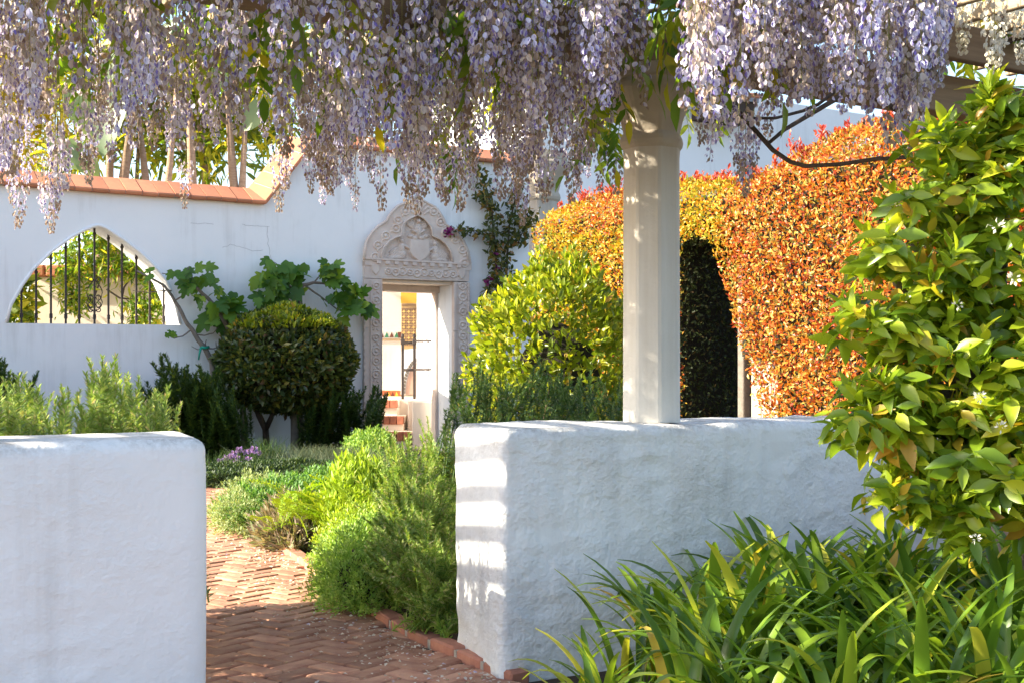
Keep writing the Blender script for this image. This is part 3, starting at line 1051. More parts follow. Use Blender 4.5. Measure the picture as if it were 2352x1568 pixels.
relief('angel_relief', 873, 1041, 493, 606, 0.8, tympanum, 0.012, lambda U, V: inside(T_IN, U, V), surround)
ring_pts = [(855, 592), (862, 565), (880, 543), (903, 527), (908, 508), (925, 487), (958, 472), (990, 488), (1006, 512), (1018, 535), (1040, 552), (1056, 575), (1060, 606)]


def ring_carving(U, V):
    H = np.zeros_like(U)
    for k, (u, v) in enumerate(ring_pts):
        H = np.maximum(H, ring(U, V, u, v, 8.5, 2.2, 0.022))
        H = np.maximum(H, ell(U, V, u, v, 4.5, 4.5, 0.025))
        if k:
            u1, v1 = ring_pts[k - 1]
            H = np.maximum(H, ell(U, V, (u + u1) / 2 + 3, (v + v1) / 2 - 2, 5, 2.6, 0.018, k))
    H = np.maximum(H, ell(U, V, 958, 485, 3.5, 18, 0.03))
    for s in (-1, 1):
        for q in range(3):
            H = np.maximum(H, ell(U, V, 958 + s * (9 + 3 * q), 474 + 8 * q, 9, 3, 0.022, s * (-0.7)))
    return H - 0.004


relief('ring_carving', 836, 1078, 450, 622, 1.0, ring_carving, 0.087, lambda U, V: inside(T_OUT, U, V) & ~inside(T_IN, U, V) & inside([(u, v + 4) for u, v in T_OUT], U, V), surround)
ln = MB()
prism(ln, [kz([(836, 600), (1077, 614), (1075, 647), (836, 639)])], B0, T_, UP, FN, -0.01, 0.075)
part('lintel', ln.mesh('lintel', M_STONE), surround)


def lintel_fn(U, V):
    w = V - (U - 836) * 0.05
    H = np.zeros_like(U)
    for i, u in enumerate(np.arange(886, 1040, 16.5)):
        H = np.maximum(H, ring(U, w, u, 622 + 2 * math.sin(i * 2.1), 6.5 + (i % 3), 1.8, 0.02))
        H = np.maximum(H, ell(U, w, u, 622, 3.2, 3.2, 0.024))
        H = np.maximum(H, ell(U, w, u + 8, 618 + 7 * (i % 2), 5, 2.2, 0.018, 0.6 * (-1) ** i))
    for u in (857, 1054):
        p = [(u - 9, 607), (u + 9, 607), (u + 8, 622), (u, 632), (u - 8, 622)]
        H = np.maximum(H, np.where(inside(p, U, w), 0.02, -0.012 * ((abs(U - u) < 11) & (w > 605) & (w < 633))))
    return H


relief('lintel_carving', 847, 1066, 603, 644, 0.8, lintel_fn, 0.078, lambda U, V: (V - (U - 836) * 0.05 > 604) & (V - (U - 836) * 0.045 < 634), surround)
dn = MB()
for i, u in enumerate(np.arange(870, 1068, 10.2)):
    v = 599 + (u - 836) * 0.052
    c = bwp(u, v + 1.5, 0.10)
    if i % 2 == 0:
        dn.box(tuple(c), (0.033, 0.02, 0.024), [tuple(T_), tuple(FN), (0, 0, 1)])
c0, c1 = bwp(838, 599, 0.085), bwp(1076, 612, 0.085)
dd = (c1 - c0)
dn.box(tuple((c0 + c1) / 2 + UP * 0.035), (dd.length / 2, 0.022, 0.014), [tuple(dd.normalized()), tuple(FN), (0, 0, 1)])
part('dentil_band', dn.mesh('dentil_band', M_STONE), surround)
for ua, ub, seed in ((836, 876, 0), (1042, 1077, 3)):
    va = 640 if ua < 900 else 648
    j = MB()
    for v0, v1 in ((va, va + 112), (va + 113.5, 925), (926.5, 1065)):
        prism(j, [kz([(ua, v0), (ub, v0 + 1.5), (ub, v1 + 1.5), (ua, v1)])], B0, T_, UP, FN, -0.01, 0.07)
    part('jamb', j.mesh('jamb', M_STONE), surround)

    def jamb_fn(U, V, ua=ua, ub=ub, seed=seed):
        m = (ua + ub) / 2 + (3 if ua < 900 else -2)
        H = np.where((abs(U - m) > 11.5) & (abs(U - m) < 14), 0.02, 0.0)
        for i, v in enumerate(np.arange(658, 1060, 29)):
            q = v + 4 * math.sin(i * 1.7 + seed)
            H = np.maximum(H, ring(U, V, m, q, 7.5 + (i % 2), 2, 0.022))
            H = np.maximum(H, ell(U, V, m, q, 3.5, 3.5, 0.026))
            H = np.maximum(H, ell(U, V, m + 4 * (-1) ** i, q + 14, 6, 2.4, 0.02, 0.8 * (-1) ** i))
            H = np.maximum(H, ell(U, V, m - 4 * (-1) ** i, q + 17, 4, 2, 0.018, -0.6 * (-1) ** i))
        return H + 0.003 * np.sin(U * 1.3 + V * 0.7)
    relief('jamb_carving', ua + 3, ub - 3, va + 4, 1060, 0.9, jamb_fn, 0.066, None, surround)
    blk = MB()
    ue = ua + 1.5 if ua < 900 else ub - 1.5
    for i, v in enumerate(np.arange(va + 8, 1050, 15)):
        c = bwp(ue, v, 0.075)
        blk.box(tuple(c), (0.016, 0.016, 0.026), [tuple(T_), tuple(FN), (0, 0, 1)])
    part('edge_block', blk.mesh('edge_block', M_STONE), surround, kind='stuff')

# ------------------------------------------------------------------ courtyard seen through the door
yard = thing('courtyard_wall', 'cream courtyard wall with zigzag tile bands seen through the portal', 'wall', P(900, 900, 24.5))
CN = Vector((0.03, -1.0, 0)).normalized()
CT = Vector((-CN.y, CN.x, 0))      # to the right


def cyd(u, v, Y0=24.5, off=0.0, o_u=900):
    o = P(o_u, HZ, Y0)
    o.z = 0
    o = o + CN * off
    k = on_line(u, o, CT)
    q = o + CT * k
    return Vector((q.x, q.y, EYE + (HZ - v) / F * q.y))


def cpoly(mb, pts, Y0=24.5, d0=0.0, d1=0.01, **kw):
    o = P(900, HZ, Y0)
    o.z = 0
    pp = []
    for u, v in pts:
        q = cyd(u, v, Y0)
        pp.append(((q - o).dot(CT), q.z))
    prism(mb, [pp], o, CT, UP, CN, d0, d1, **kw)


b = MB()
cpoly(b, [(700, 960), (1200, 960), (1200, 420), (700, 420)], 24.5, -0.3, 0.0)
part('wall_body', b.mesh('wall_body', M_CREAM), yard)
b = MB()
cpoly(b, [(921, 697), (921, 560), (960, 560), (960, 697)], 24.5, 0.004, 0.03)
part('ochre_panel', b.mesh('ochre_panel', M_YELLOW), yard)
b = MB()
M_BAND = mat_simple('pale_tile', (0.72, 0.66, 0.56), (0.62, 0.55, 0.45), 10, 0.4, 0.05)
cpoly(b, [(700, 783), (700, 761), (921, 761), (921, 783)], 24.5, 0.003, 0.02)
band = part('tile_band', b.mesh('tile_band', M_BAND), yard)
for i, u in enumerate(np.arange(764, 918, 11.3)):
    t = MB()
    cpoly(t, [(u - 5, 775), (u + 5, 775), (u, 763)], 24.5, 0.02, 0.026)
    part('tile', t.mesh('tile', M_GREEN if i % 2 else M_BROWN), band)
t = MB()
cpoly(t, [(914, 776), (921, 776), (921, 763), (914, 763)], 24.5, 0.02, 0.026)
part('tile', t.mesh('tile', M_BROWN), band)
t = MB()
cpoly(t, [(700, 782), (921, 782), (921, 777), (700, 777)], 24.5, 0.02, 0.024)
part('rope_border', t.mesh('rope_border', mat_simple('brown_rope_glaze', (0.5, 0.36, 0.2), (0.2, 0.12, 0.07), 90, 0.4, 0)), band)
b = MB()
cpoly(b, [(700, 910), (700, 896), (921, 896), (921, 910)], 24.5, 0.003, 0.02)
band2 = part('tile_band', b.mesh('tile_band', mat_simple('rust_tile', (0.5, 0.14, 0.05), (0.4, 0.1, 0.04), 10, 0.4, 0.05)), yard)
for i, u in enumerate(np.arange(866, 920, 9)):
    t = MB()
    cpoly(t, [(u - 4, 908), (u + 4, 908), (u, 898)], 24.5, 0.02, 0.026)
    part('tile', t.mesh('tile', (M_BROWN, M_YELLOW)[i % 2]), band2)
# patterned tile panel below the ochre paint
pan = MB()
cpoly(pan, [(922, 800), (922, 697), (960, 697), (960, 800)], 24.5, 0.003, 0.03)
panel = part('tile_panel', pan.mesh('tile_panel', mat_simple('ochre_glaze', (0.56, 0.34, 0.13), (0.42, 0.26, 0.13), 25, 0.35, 0.05)), yard)
M_TP = mat_simple('umber_glaze', (0.2, 0.13, 0.08), (0.3, 0.18, 0.1), 25, 0.35, 0.05)
M_TP2 = mat_simple('gold_glaze', (0.78, 0.5, 0.16), (0.7, 0.42, 0.12), 25, 0.35, 0.05)
for r in range(7):
    for c in range(3):
        uu, vv = 928 + c * 11, 716 + r * 12
        t = MB()
        for q in range(4):
            a = q * math.pi / 2 + math.pi / 4
            cpoly(t, [(uu + 4.6 * math.cos(a) + 2.2 * math.cos(b_), vv + 4.6 * math.sin(a) + 2.2 * math.sin(b_)) for b_ in np.linspace(0, 2 * math.pi, 8, endpoint=False)], 24.5, 0.029, 0.034)
        part('tile', t.mesh('tile', M_TP), panel)
        t = MB()
        cpoly(t, [(uu + 2.4 * math.cos(b_), vv + 2.4 * math.sin(b_)) for b_ in np.linspace(0, 2 * math.pi, 8, endpoint=False)], 24.5, 0.029, 0.036)
        part('tile', t.mesh('tile', M_TP2), panel)
t = MB()
for v0 in (700, 708):
    cpoly(t, [(922, v0 + 2.5), (922, v0), (960, v0), (960, v0 + 2.5)], 24.5, 0.029, 0.038)
part('tile_border', t.mesh('tile_border', M_TP), panel)
# white lunette with brick arch under the tile panel
lu = MB()
cpoly(lu, [(921, 905), (921, 806), (940, 801), (960, 800), (960, 905)], 24.5, 0.004, 0.06)
lun = part('niche', lu.mesh('niche', M_WHITE_FAR), yard)
ab = MB()
for i in range(15):
    a0, a1 = math.pi * (0.5 + 0.5 * i / 15), math.pi * (0.5 + 0.5 * (i + 0.82) / 15)
    q = [(964 + 40 * math.cos(a), 905 - 84 * math.sin(a)) for a in (a0, a1)] + [(964 + 33 * math.cos(a), 905 - 76 * math.sin(a)) for a in (a1, a0)]
    if min(x for x, _ in q) < 960:
        ab.n and None
        b2 = MB()
        cpoly(b2, [(min(x, 960), y) for x, y in q], 24.5, 0.058, 0.08)
        part('brick', b2.mesh('brick', M_BARK), lun)
dr = MB()
cpoly(dr, [(964 + 32 * math.cos(a), 905 - 74 * math.sin(a)) for a in np.linspace(math.pi, math.pi * 0.5, 10)] + [(964, 905)], 24.5, 0.061, 0.066)
part('niche_door', dr.mesh('niche_door', mat_simple('rose_timber', (0.55, 0.36, 0.28), (0.45, 0.28, 0.2), 6, 0.7, 0.1, stretch=(6, 6, 1))), lun)
# sunlit white pier on the right of the courtyard
pier = MB()
pa, pb = P(957, HZ, 22.6), P(1015, HZ, 21.3)
pa.z = pb.z = 0
pd_ = (pb - pa)
prism(pier, [[(0, -0.2), (pd_.length + 0.6, -0.2), (pd_.length + 0.6, 4.3), (0, 4.3)]], pa, pd_.normalized(), UP, Vector((pd_.y, -pd_.x, 0)).normalized(), -0.5, 0.0)
wp_ = thing('courtyard_wall', 'blank sunlit white wall behind the iron handrail', 'wall', pa)
part('wall_body', pier.mesh('wall_body', M_WHITE_FAR), wp_)
# steps
stp = thing('brick_steps', 'three white steps with red brick treads inside the portal', 'steps', P(905, 1010, 20.6))
M_STEPB = mat_simple('step_brick', (0.42, 0.16, 0.09), (0.3, 0.1, 0.06), 12, 0.8, 0.3, objvar=0.3)
for (vt, vb, ur, Y) in ((991, 1012, 941, 20.7), (955, 974, 926, 21.1), (918, 936, 911, 21.5)):
    zt, zb = P(0, vt, Y).z, P(0, vb, Y).z
    xr, xl = P(ur, 0, Y).x, P(700, 0, Y).x
    r_ = MB().box(((xl + xr) / 2, Y + 0.6, zb / 2 - 0.1), ((xr - xl) / 2, 0.58, zb / 2 + 0.1))
    rs = part('riser', r_.mesh('riser', M_CREAM), stp)
    n = int((xr - xl) / 0.105)
    w = (xr - xl) / n
    bm_ = MB().box((0, 0, 0), (w / 2 - 0.005, 0.14, (zt - zb) / 2 - 0.002), bev=0.006).mesh('brick', M_STEPB)
    for i in range(n):
        if xr - (i + 1) * w < P(855, 0, Y).x:
            break
        part('brick', bm_, stp, Matrix.Translation((xr - (i + 0.5) * w, Y + 0.12 + random.uniform(-0.005, 0.005), (zt + zb) / 2)))
    f_ = MB().box(((xl + xr) / 2, Y + 0.75, (zt + zb) / 2), ((xr - xl) / 2, 0.48, (zt - zb) / 2 - 0.004))
    part('tread', f_.mesh('tread', M_CREAM), stp)
# cheek wall right of the steps and courtyard floor
ck = MB()
z_f = P(0, 917, 21.6).z
for ua, ub, vt, Y, dep in ((936, 1030, 918, 21.3, 0.7), (946, 1040, 921, 20.72, 0.5)):
    x0, x1 = P(ua, 0, Y).x, P(ub, 0, Y).x
    ck.box(((x0 + x1) / 2, Y + dep / 2, P(0, vt, Y).z / 2 - 0.1), ((x1 - x0) / 2, dep / 2 - 0.01, P(0, vt, Y).z / 2 + 0.1), bev=0.02)
ckt = thing('cheek_wall', 'low white cheek wall beside the brick steps', 'wall', P(980, 1000, 21))
part('wall_body', ck.mesh('wall_body', M_CREAM), ckt)
fl = MB().box((-1.0, 24.0, z_f / 2 - 0.15), (3.2, 1.9, z_f / 2 + 0.146))
part('courtyard_floor', fl.mesh('courtyard_floor', M_CREAM), kind='structure')
# iron handrail
hr = thing('iron_handrail', 'dark iron handrail with two posts at the top of the steps', 'handrail', P(938, 915, 21.9))
for u in (925, 952):
    p = P(u, 917, 21.9)
    q = MB().box((p.x, p.y, (z_f + P(0, 774, 21.9).z) / 2), (0.022, 0.022, (P(0, 774, 21.9).z - z_f) / 2))
    q.box((p.x, p.y, P(0, 785, 21.9).z), (0.034, 0.034, 0.05), bev=0.01)
    q.tube([P(u, 774, 21.9), P(u, 769, 21.9), P(u, 766, 21.9)], [0.03, 0.026, 0.004], 8)
    part('post', q.mesh('post', M_IRON), hr)
for v0, v1 in ((787, 783), (849, 848)):
    q = MB().tube([P(925, v0, 21.9), P(952, v0, 21.9)], 0.024, 6)
    q.tube([P(952, v1, 21.9), P(1010, v1, 21.6)], 0.018, 6)
    part('rail', q.mesh('rail', M_IRON, True), hr)

# ------------------------------------------------------------------ behind the window: cream wall, creeper
wc = thing('courtyard_wall', 'cream wall with terracotta edge seen through the barred window', 'wall', P(240, 760, 19.1))
b = MB()
wa, wbp = P(74, HZ, 19.0), P(470, HZ, 19.05)
wa.z = wbp.z = 0
wd_ = wbp - wa
wdn = Vector((wd_.y, -wd_.x, 0)).normalized()
zt_ = P(0, 637, 19.0).z
prism(b, [[(0, 0), (wd_.length, 0), (wd_.length, zt_), (0, zt_)]], wa, wd_.normalized(), UP, wdn, -0.4, 0.0)
part('wall_body', b.mesh('wall_body', M_CREAM), wc)
n = int(wd_.length / 0.22)
tmsh = MB().box((0, -0.15, 0.09), (0.105, 0.3, 0.085), bev=0.02).mesh('coping_tile', M_TERRA)
for i in range(n):
    part('coping_tile', tmsh, wc, frame_matrix(wa + wd_.normalized() * ((i + 0.5) * wd_.length / n) + UP * zt_, wd_.normalized(), wdn, UP))


# ------------------------------------------------------------------ house behind on the right
hb = thing('white_house', 'pale shaded white house rising behind the red hedge', 'house', P(1500, 900, 27))
ho = P(1236, HZ, 25.0)
ho.z = 0
b = MB()
prism(b, [[(0, -0.2), (16, -0.2), (16, 7.2), (0, 7.2)]], ho, T_, UP, FN, -5, 0)
part('wall', b.mesh('wall', M_WHITE_FAR), hb)
ev = MB()
e0 = P(1572, 238, 25.0)
ex = [tuple(T_), tuple(FN), (0, 0, 1)]
hk = on_line(1640, ho, T_)
hp = ho + T_ * hk
z0 = EYE + (HZ - 262) / F * hp.y
ev.box(tuple(hp + FN * 0.28 + UP * (z0 - 0.0)), (0.62, 0.3, 0.22), ex)
ro = part('eave', ev.mesh('eave', M_ROOFDARK), hb)
ev = MB().box(tuple(hp + FN * 0.60 + UP * (z0 + 0.26)), (0.7, 0.03, 0.06), ex)
part('gutter', ev.mesh('gutter', M_GUTTER), ro)
rt = MB()
rt.box(tuple(hp + FN * 0.25 + UP * (z0 + 0.34)), (0.75, 0.4, 0.05), ex, bev=0.02)
part('roof_tiles', rt.mesh('roof_tiles', M_TERRA), ro)
# far column, same make as the near one


def column_mesh(scale=1.0):
    prof = [(1.012, 0.1265), (2.235, 0.124), (2.27, 0.127), (2.285, 0.137), (2.305, 0.141), (2.325, 0.137), (2.345, 0.126), (2.36, 0.128), (2.42, 0.142), (2.47, 0.163), (2.51, 0.184), (2.535, 0.196), (2.56, 0.197), (2.572, 0.192), (2.58, 0.186), (2.588, 0.19), (2.645, 0.186)]
    mb = MB()
    n = 8
    c22 = math.cos(math.pi / n)
    V = []
    for z, r in prof:
        for i in range(n):
            # each corner split in two for a soft arris
            for da in (-0.06, 0.06):
                a = 2 * math.pi * (i + 0.5) / n + da
                rr = r / c22 * (1 - 0.012)
                V.append((rr * math.cos(a), rr * math.sin(a), z))
    m = 2 * n
    q = []
    for k in range(len(prof) - 1):
        for i in range(m):
            q.append((k * m + i, k * m + (i + 1) % m, (k + 1) * m + (i + 1) % m, (k + 1) * m + i))
    mb.add(V, q)
    mb.add(V[-m:], [tuple(range(m))])
    # split into shaft, collar and capital by height
    return V, q, m, prof


CV, CQ, CM, CP = column_mesh()


M_CAPITAL = mat_plaster('shade_tan_capital', (0.46, 0.40, 0.32), (0.38, 0.32, 0.25), (0.22, 0.18, 0.14), 0.4, mottle=3.5)  # capital darkened to tan so shade and warm bounce sit in its colour


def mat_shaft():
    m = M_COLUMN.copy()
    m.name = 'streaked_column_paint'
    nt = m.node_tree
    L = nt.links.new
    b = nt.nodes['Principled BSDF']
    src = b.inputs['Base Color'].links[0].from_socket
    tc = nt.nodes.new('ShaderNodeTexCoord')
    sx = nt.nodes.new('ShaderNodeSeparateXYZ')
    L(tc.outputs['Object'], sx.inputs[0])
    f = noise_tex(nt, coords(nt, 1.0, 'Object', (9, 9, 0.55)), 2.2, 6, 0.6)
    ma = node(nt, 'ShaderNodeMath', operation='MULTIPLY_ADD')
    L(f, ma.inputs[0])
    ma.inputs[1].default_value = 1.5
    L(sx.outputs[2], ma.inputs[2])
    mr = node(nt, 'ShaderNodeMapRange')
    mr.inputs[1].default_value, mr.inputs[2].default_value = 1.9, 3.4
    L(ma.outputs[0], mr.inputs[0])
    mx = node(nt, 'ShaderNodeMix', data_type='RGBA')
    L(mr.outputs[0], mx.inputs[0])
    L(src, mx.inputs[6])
    mx.inputs[7].default_value = (0.42, 0.36, 0.29, 1)  # streaked tan stain, stronger upward to meet the shade-toned capital
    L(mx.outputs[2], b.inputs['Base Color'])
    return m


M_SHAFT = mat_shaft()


def column_parts(parent, base, rot, sc=1.0):
    M = Matrix.Translation(base) @ Matrix.Rotation(rot, 4, 'Z') @ Matrix.Scale(sc, 4)
    for nm, k0, k1 in (('shaft', 0, 2), ('collar', 2, 6), ('capital', 6, 16)):
        mb = MB()
        V = np.array(CV[k0 * CM:(k1 + 1) * CM])
        q = [tuple(i for i in f) for f in CQ[0:(k1 - k0) * CM]]
        mb.add(V, q)
        if nm == 'capital':
            mb.add(CV[-CM:], [tuple(range(CM))])
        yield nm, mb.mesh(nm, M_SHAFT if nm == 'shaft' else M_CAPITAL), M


fc = thing('stone_column', 'far pale octagonal column against the white house, behind the hanging wisteria', 'column', P(1243, 480, 21.5))
fs = 1.0 * (P(0, 355, 21.5).z) / 2.64
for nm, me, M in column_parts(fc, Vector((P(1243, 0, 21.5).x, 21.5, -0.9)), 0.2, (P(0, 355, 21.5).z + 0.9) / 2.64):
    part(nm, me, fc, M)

# ------------------------------------------------------------------ pergola: columns on the walls, beams, rafters
COLP = Vector((0.65, 5.96, 0))
perg = thing('pergola', 'timber pergola on octagonal white columns overhung with wisteria', 'pergola', COLP)
rot_c = math.atan2(T_.y, T_.x) + math.pi / 8 * 0.0
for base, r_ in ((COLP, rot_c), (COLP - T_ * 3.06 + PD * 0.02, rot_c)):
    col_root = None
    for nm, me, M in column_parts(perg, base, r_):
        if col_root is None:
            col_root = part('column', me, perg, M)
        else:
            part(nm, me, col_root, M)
axb = [tuple(T_), tuple(PD), (0, 0, 1)]


def beam(nm, k0, k1, off, z0, z1, w):
    c = COLP + T_ * ((k0 + k1) / 2) + PD * off + UP * ((z0 + z1) / 2)
    L = (k1 - k0) / 2
    # frame with length along local x so the grain follows the board
    me = MB().box((0, 0, 0), (L, w / 2, (z1 - z0) / 2), bev=0.006).mesh(nm, M_BEAMX)
    part(nm, me, perg, frame_matrix(c, T_, PD, UP))


M_BEAMX = mat_simple('weathered_brown_beam', (0.25, 0.18, 0.115), (0.16, 0.11, 0.07), 5, 0.72, 0.35, stretch=(0.25, 3, 6))
beam('beam', -6.5, 5.0, 0.0, 2.648, 2.85, 0.15)
beam('beam', -6.5, 5.0, -0.30, 2.855, 3.04, 0.06)
rme = MB().box((0, 0, 0), (0.024, 2.0, 0.04), bev=0.005).mesh('rafter', M_SLAT)
rms = MB().box((0, 0, 0), (0.024, 0.72, 0.04), bev=0.005).mesh('rafter', M_SLAT)
for i in range(-22, 17):
    short = i > -1
    c = COLP + T_ * (i * 0.30 + random.uniform(-0.012, 0.012)) + PD * (-0.40 if short else 1.05) + UP * 3.084
    part('rafter', rms if short else rme, perg, frame_matrix(c, T_, PD, UP) @ Matrix.Rotation(random.uniform(-0.01, 0.01), 4, 'Z'))


# ------------------------------------------------------------------ wisteria
def raceme_mesh(L, n, wd, seed, faded, white=False, stem=0.5):
    """one hanging flower cluster: stem, pedicels, florets with a pale standard and violet keel; hangs from z=0"""
    q = np.random.default_rng(seed)
    mb = MB()
    sway = q.uniform(-0.02, 0.02, 2)
    zz = np.linspace(stem, -L, 12)
    ax = np.stack([sway[0] * np.sin((stem - zz) * 3), sway[1] * np.cos((stem - zz) * 2.2), zz], -1)
    mb.tube(ax, np.linspace(0.0032, 0.0012, 12), 4, 0.5, 2, cap=False)
    s = np.sort(q.random(n) ** 0.9)
    an = np.arange(n) * 2.399 + q.uniform(0, 0.6, n)
    z = -L * s
    c = np.stack([np.interp(-z, -zz, ax[:, 0]), np.interp(-z, -zz, ax[:, 1]), z], -1)
    taper = (1.0 - 0.72 * s ** 1.3) * q.uniform(0.6, 1.15, n)
    od = np.stack([np.cos(an), np.sin(an), -0.15 - 0.5 * s + q.uniform(-0.3, 0.2, n)], -1)
    od = unit(od)
    tip = c + od * (wd / 2 * taper)[:, None]
    age = np.clip(1.15 - 1.35 * s + q.normal(0, 0.16, n) + faded, 0.0, 0.999)
    # pedicels
    side = unit(np.cross(od, (0, 0, 1.0))) * 0.0011
    Vp = np.stack([c - side, c + side, tip + side, tip - side], 1).reshape(-1, 3)
    fq = np.arange(n)[:, None] * 4 + np.arange(4)
    mb.add(Vp, (fq,), np.repeat(0.3 + 0.6 * age * 0.9, 4), 2)
    size = q.uniform(0.029, 0.042, n) * (1.0 - 0.35 * s) * np.where(age > 0.86, 0.62, 1.0)
    keep = q.random(n) > np.clip((age - 0.8) * 2.0, 0, 0.55)
    dn = unit(od * 0.7 + np.array((0, 0, -0.75)) + q.normal(0, 0.28, (n, 3)))
    nz = unit(od + np.array((0, 0, 0.5)) + q.normal(0, 0.3, (n, 3)))
    std = [leaf_tpl([(0, 0.06), (0.35, 0.34), (0.75, 0.40), (1.0, 0.14)], 0.35, 0.25), leaf_tpl([(0, 0.06), (0.4, 0.3), (0.8, 0.33), (1.0, 0.1)], 0.6, 0.5)]
    i = keep
    global rng
    old, rng = rng, q
    Vs, Fs, Rs = scatter(std, tip[i], dn[i], nz[i], size[i], age[i])
    mb.add(Vs, (Fs,), Rs, 0)
    k2 = unit(od * 0.25 + np.array((0, 0, -1.0)) + q.normal(0, 0.2, (n, 3)))
    Vs, Fs, Rs = scatter([LF_TINY[0]], tip[i] + k2[i] * 0.004, k2[i], unit(np.cross(k2[i], od[i]) + 0.01), size[i] * 0.85, age[i])
    mb.add(Vs, (Fs,), Rs, 1)
    rng = old
    return mb.mesh('flower_raceme', [W_WHITE, W_WHITE, W_STEM] if white else [W_PALE, W_VIO, W_STEM])


RAC = [raceme_mesh(0.46, 78, 0.15, 100 + i, -0.2, stem=0.42) for i in range(5)]
RAC += [raceme_mesh(0.62, 92, 0.14, 120 + i, 0.12, stem=0.35) for i in range(4)]
RAC_OLD_SHADE = [raceme_mesh(0.55, 84, 0.13, 140 + i, 0.5, stem=0.3) for i in range(4)]
RAC_SPARSE = [raceme_mesh(0.50, 34, 0.12, 160 + i, 0.2, stem=0.4) for i in range(2)]
RAC_W = [raceme_mesh(0.48, 120, 0.15, 180 + i, -0.3, white=True, stem=0.2) for i in range(2)]


def spray_mesh(seed, L=0.26, n=6, size=0.085):
    """a pinnate leaf: thin stalk with paired pointed leaflets and one at the tip, drooping from the origin along +y"""
    q = np.random.default_rng(seed)
    mb = MB()
    t = np.linspace(0, 1, 7)
    droop = q.uniform(0.15, 0.5)
    ax = np.stack([0.02 * np.sin(t * 3 + seed), L * t, -droop * L * t ** 2], -1)
    mb.tube(ax, np.linspace(0.002, 0.001, 7), 4, 0.6, 0, cap=False)
    pos, d = [], []
    for k in range(n):
        s = 0.22 + 0.75 * k / n
        c = np.array([np.interp(s, t, ax[:, j]) for j in range(3)])
        for sd in (-1, 1):
            pos.append(c)
            d.append((sd * 0.8, 0.55, -0.35 + q.uniform(-0.2, 0.1)))
    pos.append(ax[-1])
    d.append((0, 1, -0.6))
    pos, d = np.array(pos), np.array(d) + q.normal(0, 0.12, (2 * n + 1, 3))
    nn = unit(np.array((0, 0, 1.0)) + q.normal(0, 0.3, (len(pos), 3)))
    Vs, Fs, Rs = scatter(LF_LANCE, pos, d, nn, q.uniform(0.8, 1.15, len(pos)) * size, q.random(len(pos)) * 0.25, 1.5)
    mb.add(Vs, (Fs,), Rs, 0)
    return mb.mesh('leaf_spray', G_WISL, True)


SPR = [spray_mesh(200 + i) for i in range(5)]
wis = thing('wisteria_vine', 'purple wisteria vine trailing long flower clusters from the pergola', 'vine', COLP + UP * 2.6)
ENV = np.array([(-100, 500), (10, 500), (40, 528), (62, 400), (80, 480), (120, 538), (150, 470), (190, 420), (300, 405), (420, 400), (440, 480), (470, 390), (560, 400), (640, 480), (680, 380), (740, 470), (770, 400), (820, 485), (850, 400), (960, 500), (1060, 490), (1100, 420), (1150, 420), (1200, 520), (1260, 470), (1380, 440), (1425, 330), (1440, 215), (1480, 330), (1530, 330), (1570, 250), (1590, 330), (1630, 380), (1700, 330), (1720, 450), (1740, 300), (1900, 300), (1990, 260), (2040, 350), (2120, 340), (2150, 240), (2190, 120), (2300, 80)], float)


def rafter_p(x, y):
    return x * PD.x + y * PD.y


cand = []
tries = 0
while len(cand) < 430 and tries < 90000:
    tries += 1
    u = random.uniform(-70, 2175)
    Y = random.uniform(4.0, 8.6)
    x = (u - CX) / F * Y
    pp = rafter_p(x, Y)
    if u > 1580:
        if not (3.05 < pp < 4.85):
            continue
        if u < 1980 and Y > 5.7:
            continue
    elif not (4.12 < pp < 7.5):
        continue
    lobe = 0.5 + 0.9 * noise.noise(Vector((x * 2.1, Y * 1.6, 4.0)))      # racemes hang in bunches
    if u < 1580 and random.random() > 0.22 + lobe - (0.12 if u < 620 else 0):
        continue
    ve = float(np.interp(u, ENV[:, 0], ENV[:, 1])) - random.uniform(0, 110)
    zb_min = max(EYE + (HZ - ve) / F * Y, 2.06)
    zb = zb_min + abs(random.gauss(0, 0.36))
    if zb > 2.9:
        continue
    if 1420 < u < 1580 and Y < 6.1 and random.random() < 0.8:
        continue
    cand.append((Y, u, x, zb))
for _ in range(68):
    u = random.uniform(1600, 2165)
    Y = random.uniform(4.5, 5.6)
    vb = float(np.interp(u, [1600, 1700, 1760, 1850, 1960, 2060, 2130, 2170], [200, 215, 270, 255, 250, 310, 300, 180])) - 230 * random.random() ** 1.2
    cand.append((Y, u, (u - CX) / F * Y, EYE + (HZ - vb) / F * Y))
for _ in range(46):
    u = random.uniform(1080, 1470)
    Y = random.uniform(4.7, 5.4)
    vb = float(np.interp(u, [1080, 1180, 1290, 1360, 1420, 1470], [230, 270, 330, 320, 190, 130])) - random.uniform(0, 200)
    cand.append((Y, u, (u - CX) / F * Y, EYE + (HZ - vb) / F * Y))
for _ in range(40):
    u = random.uniform(640, 1425)
    Y = random.uniform(6.6, 7.9) - 0.4 * (u > 1200)
    vb = random.uniform(330, 455) + 35 * math.sin(u * 0.045)
    cand.append((Y, u, (u - CX) / F * Y, EYE + (HZ - vb) / F * Y))
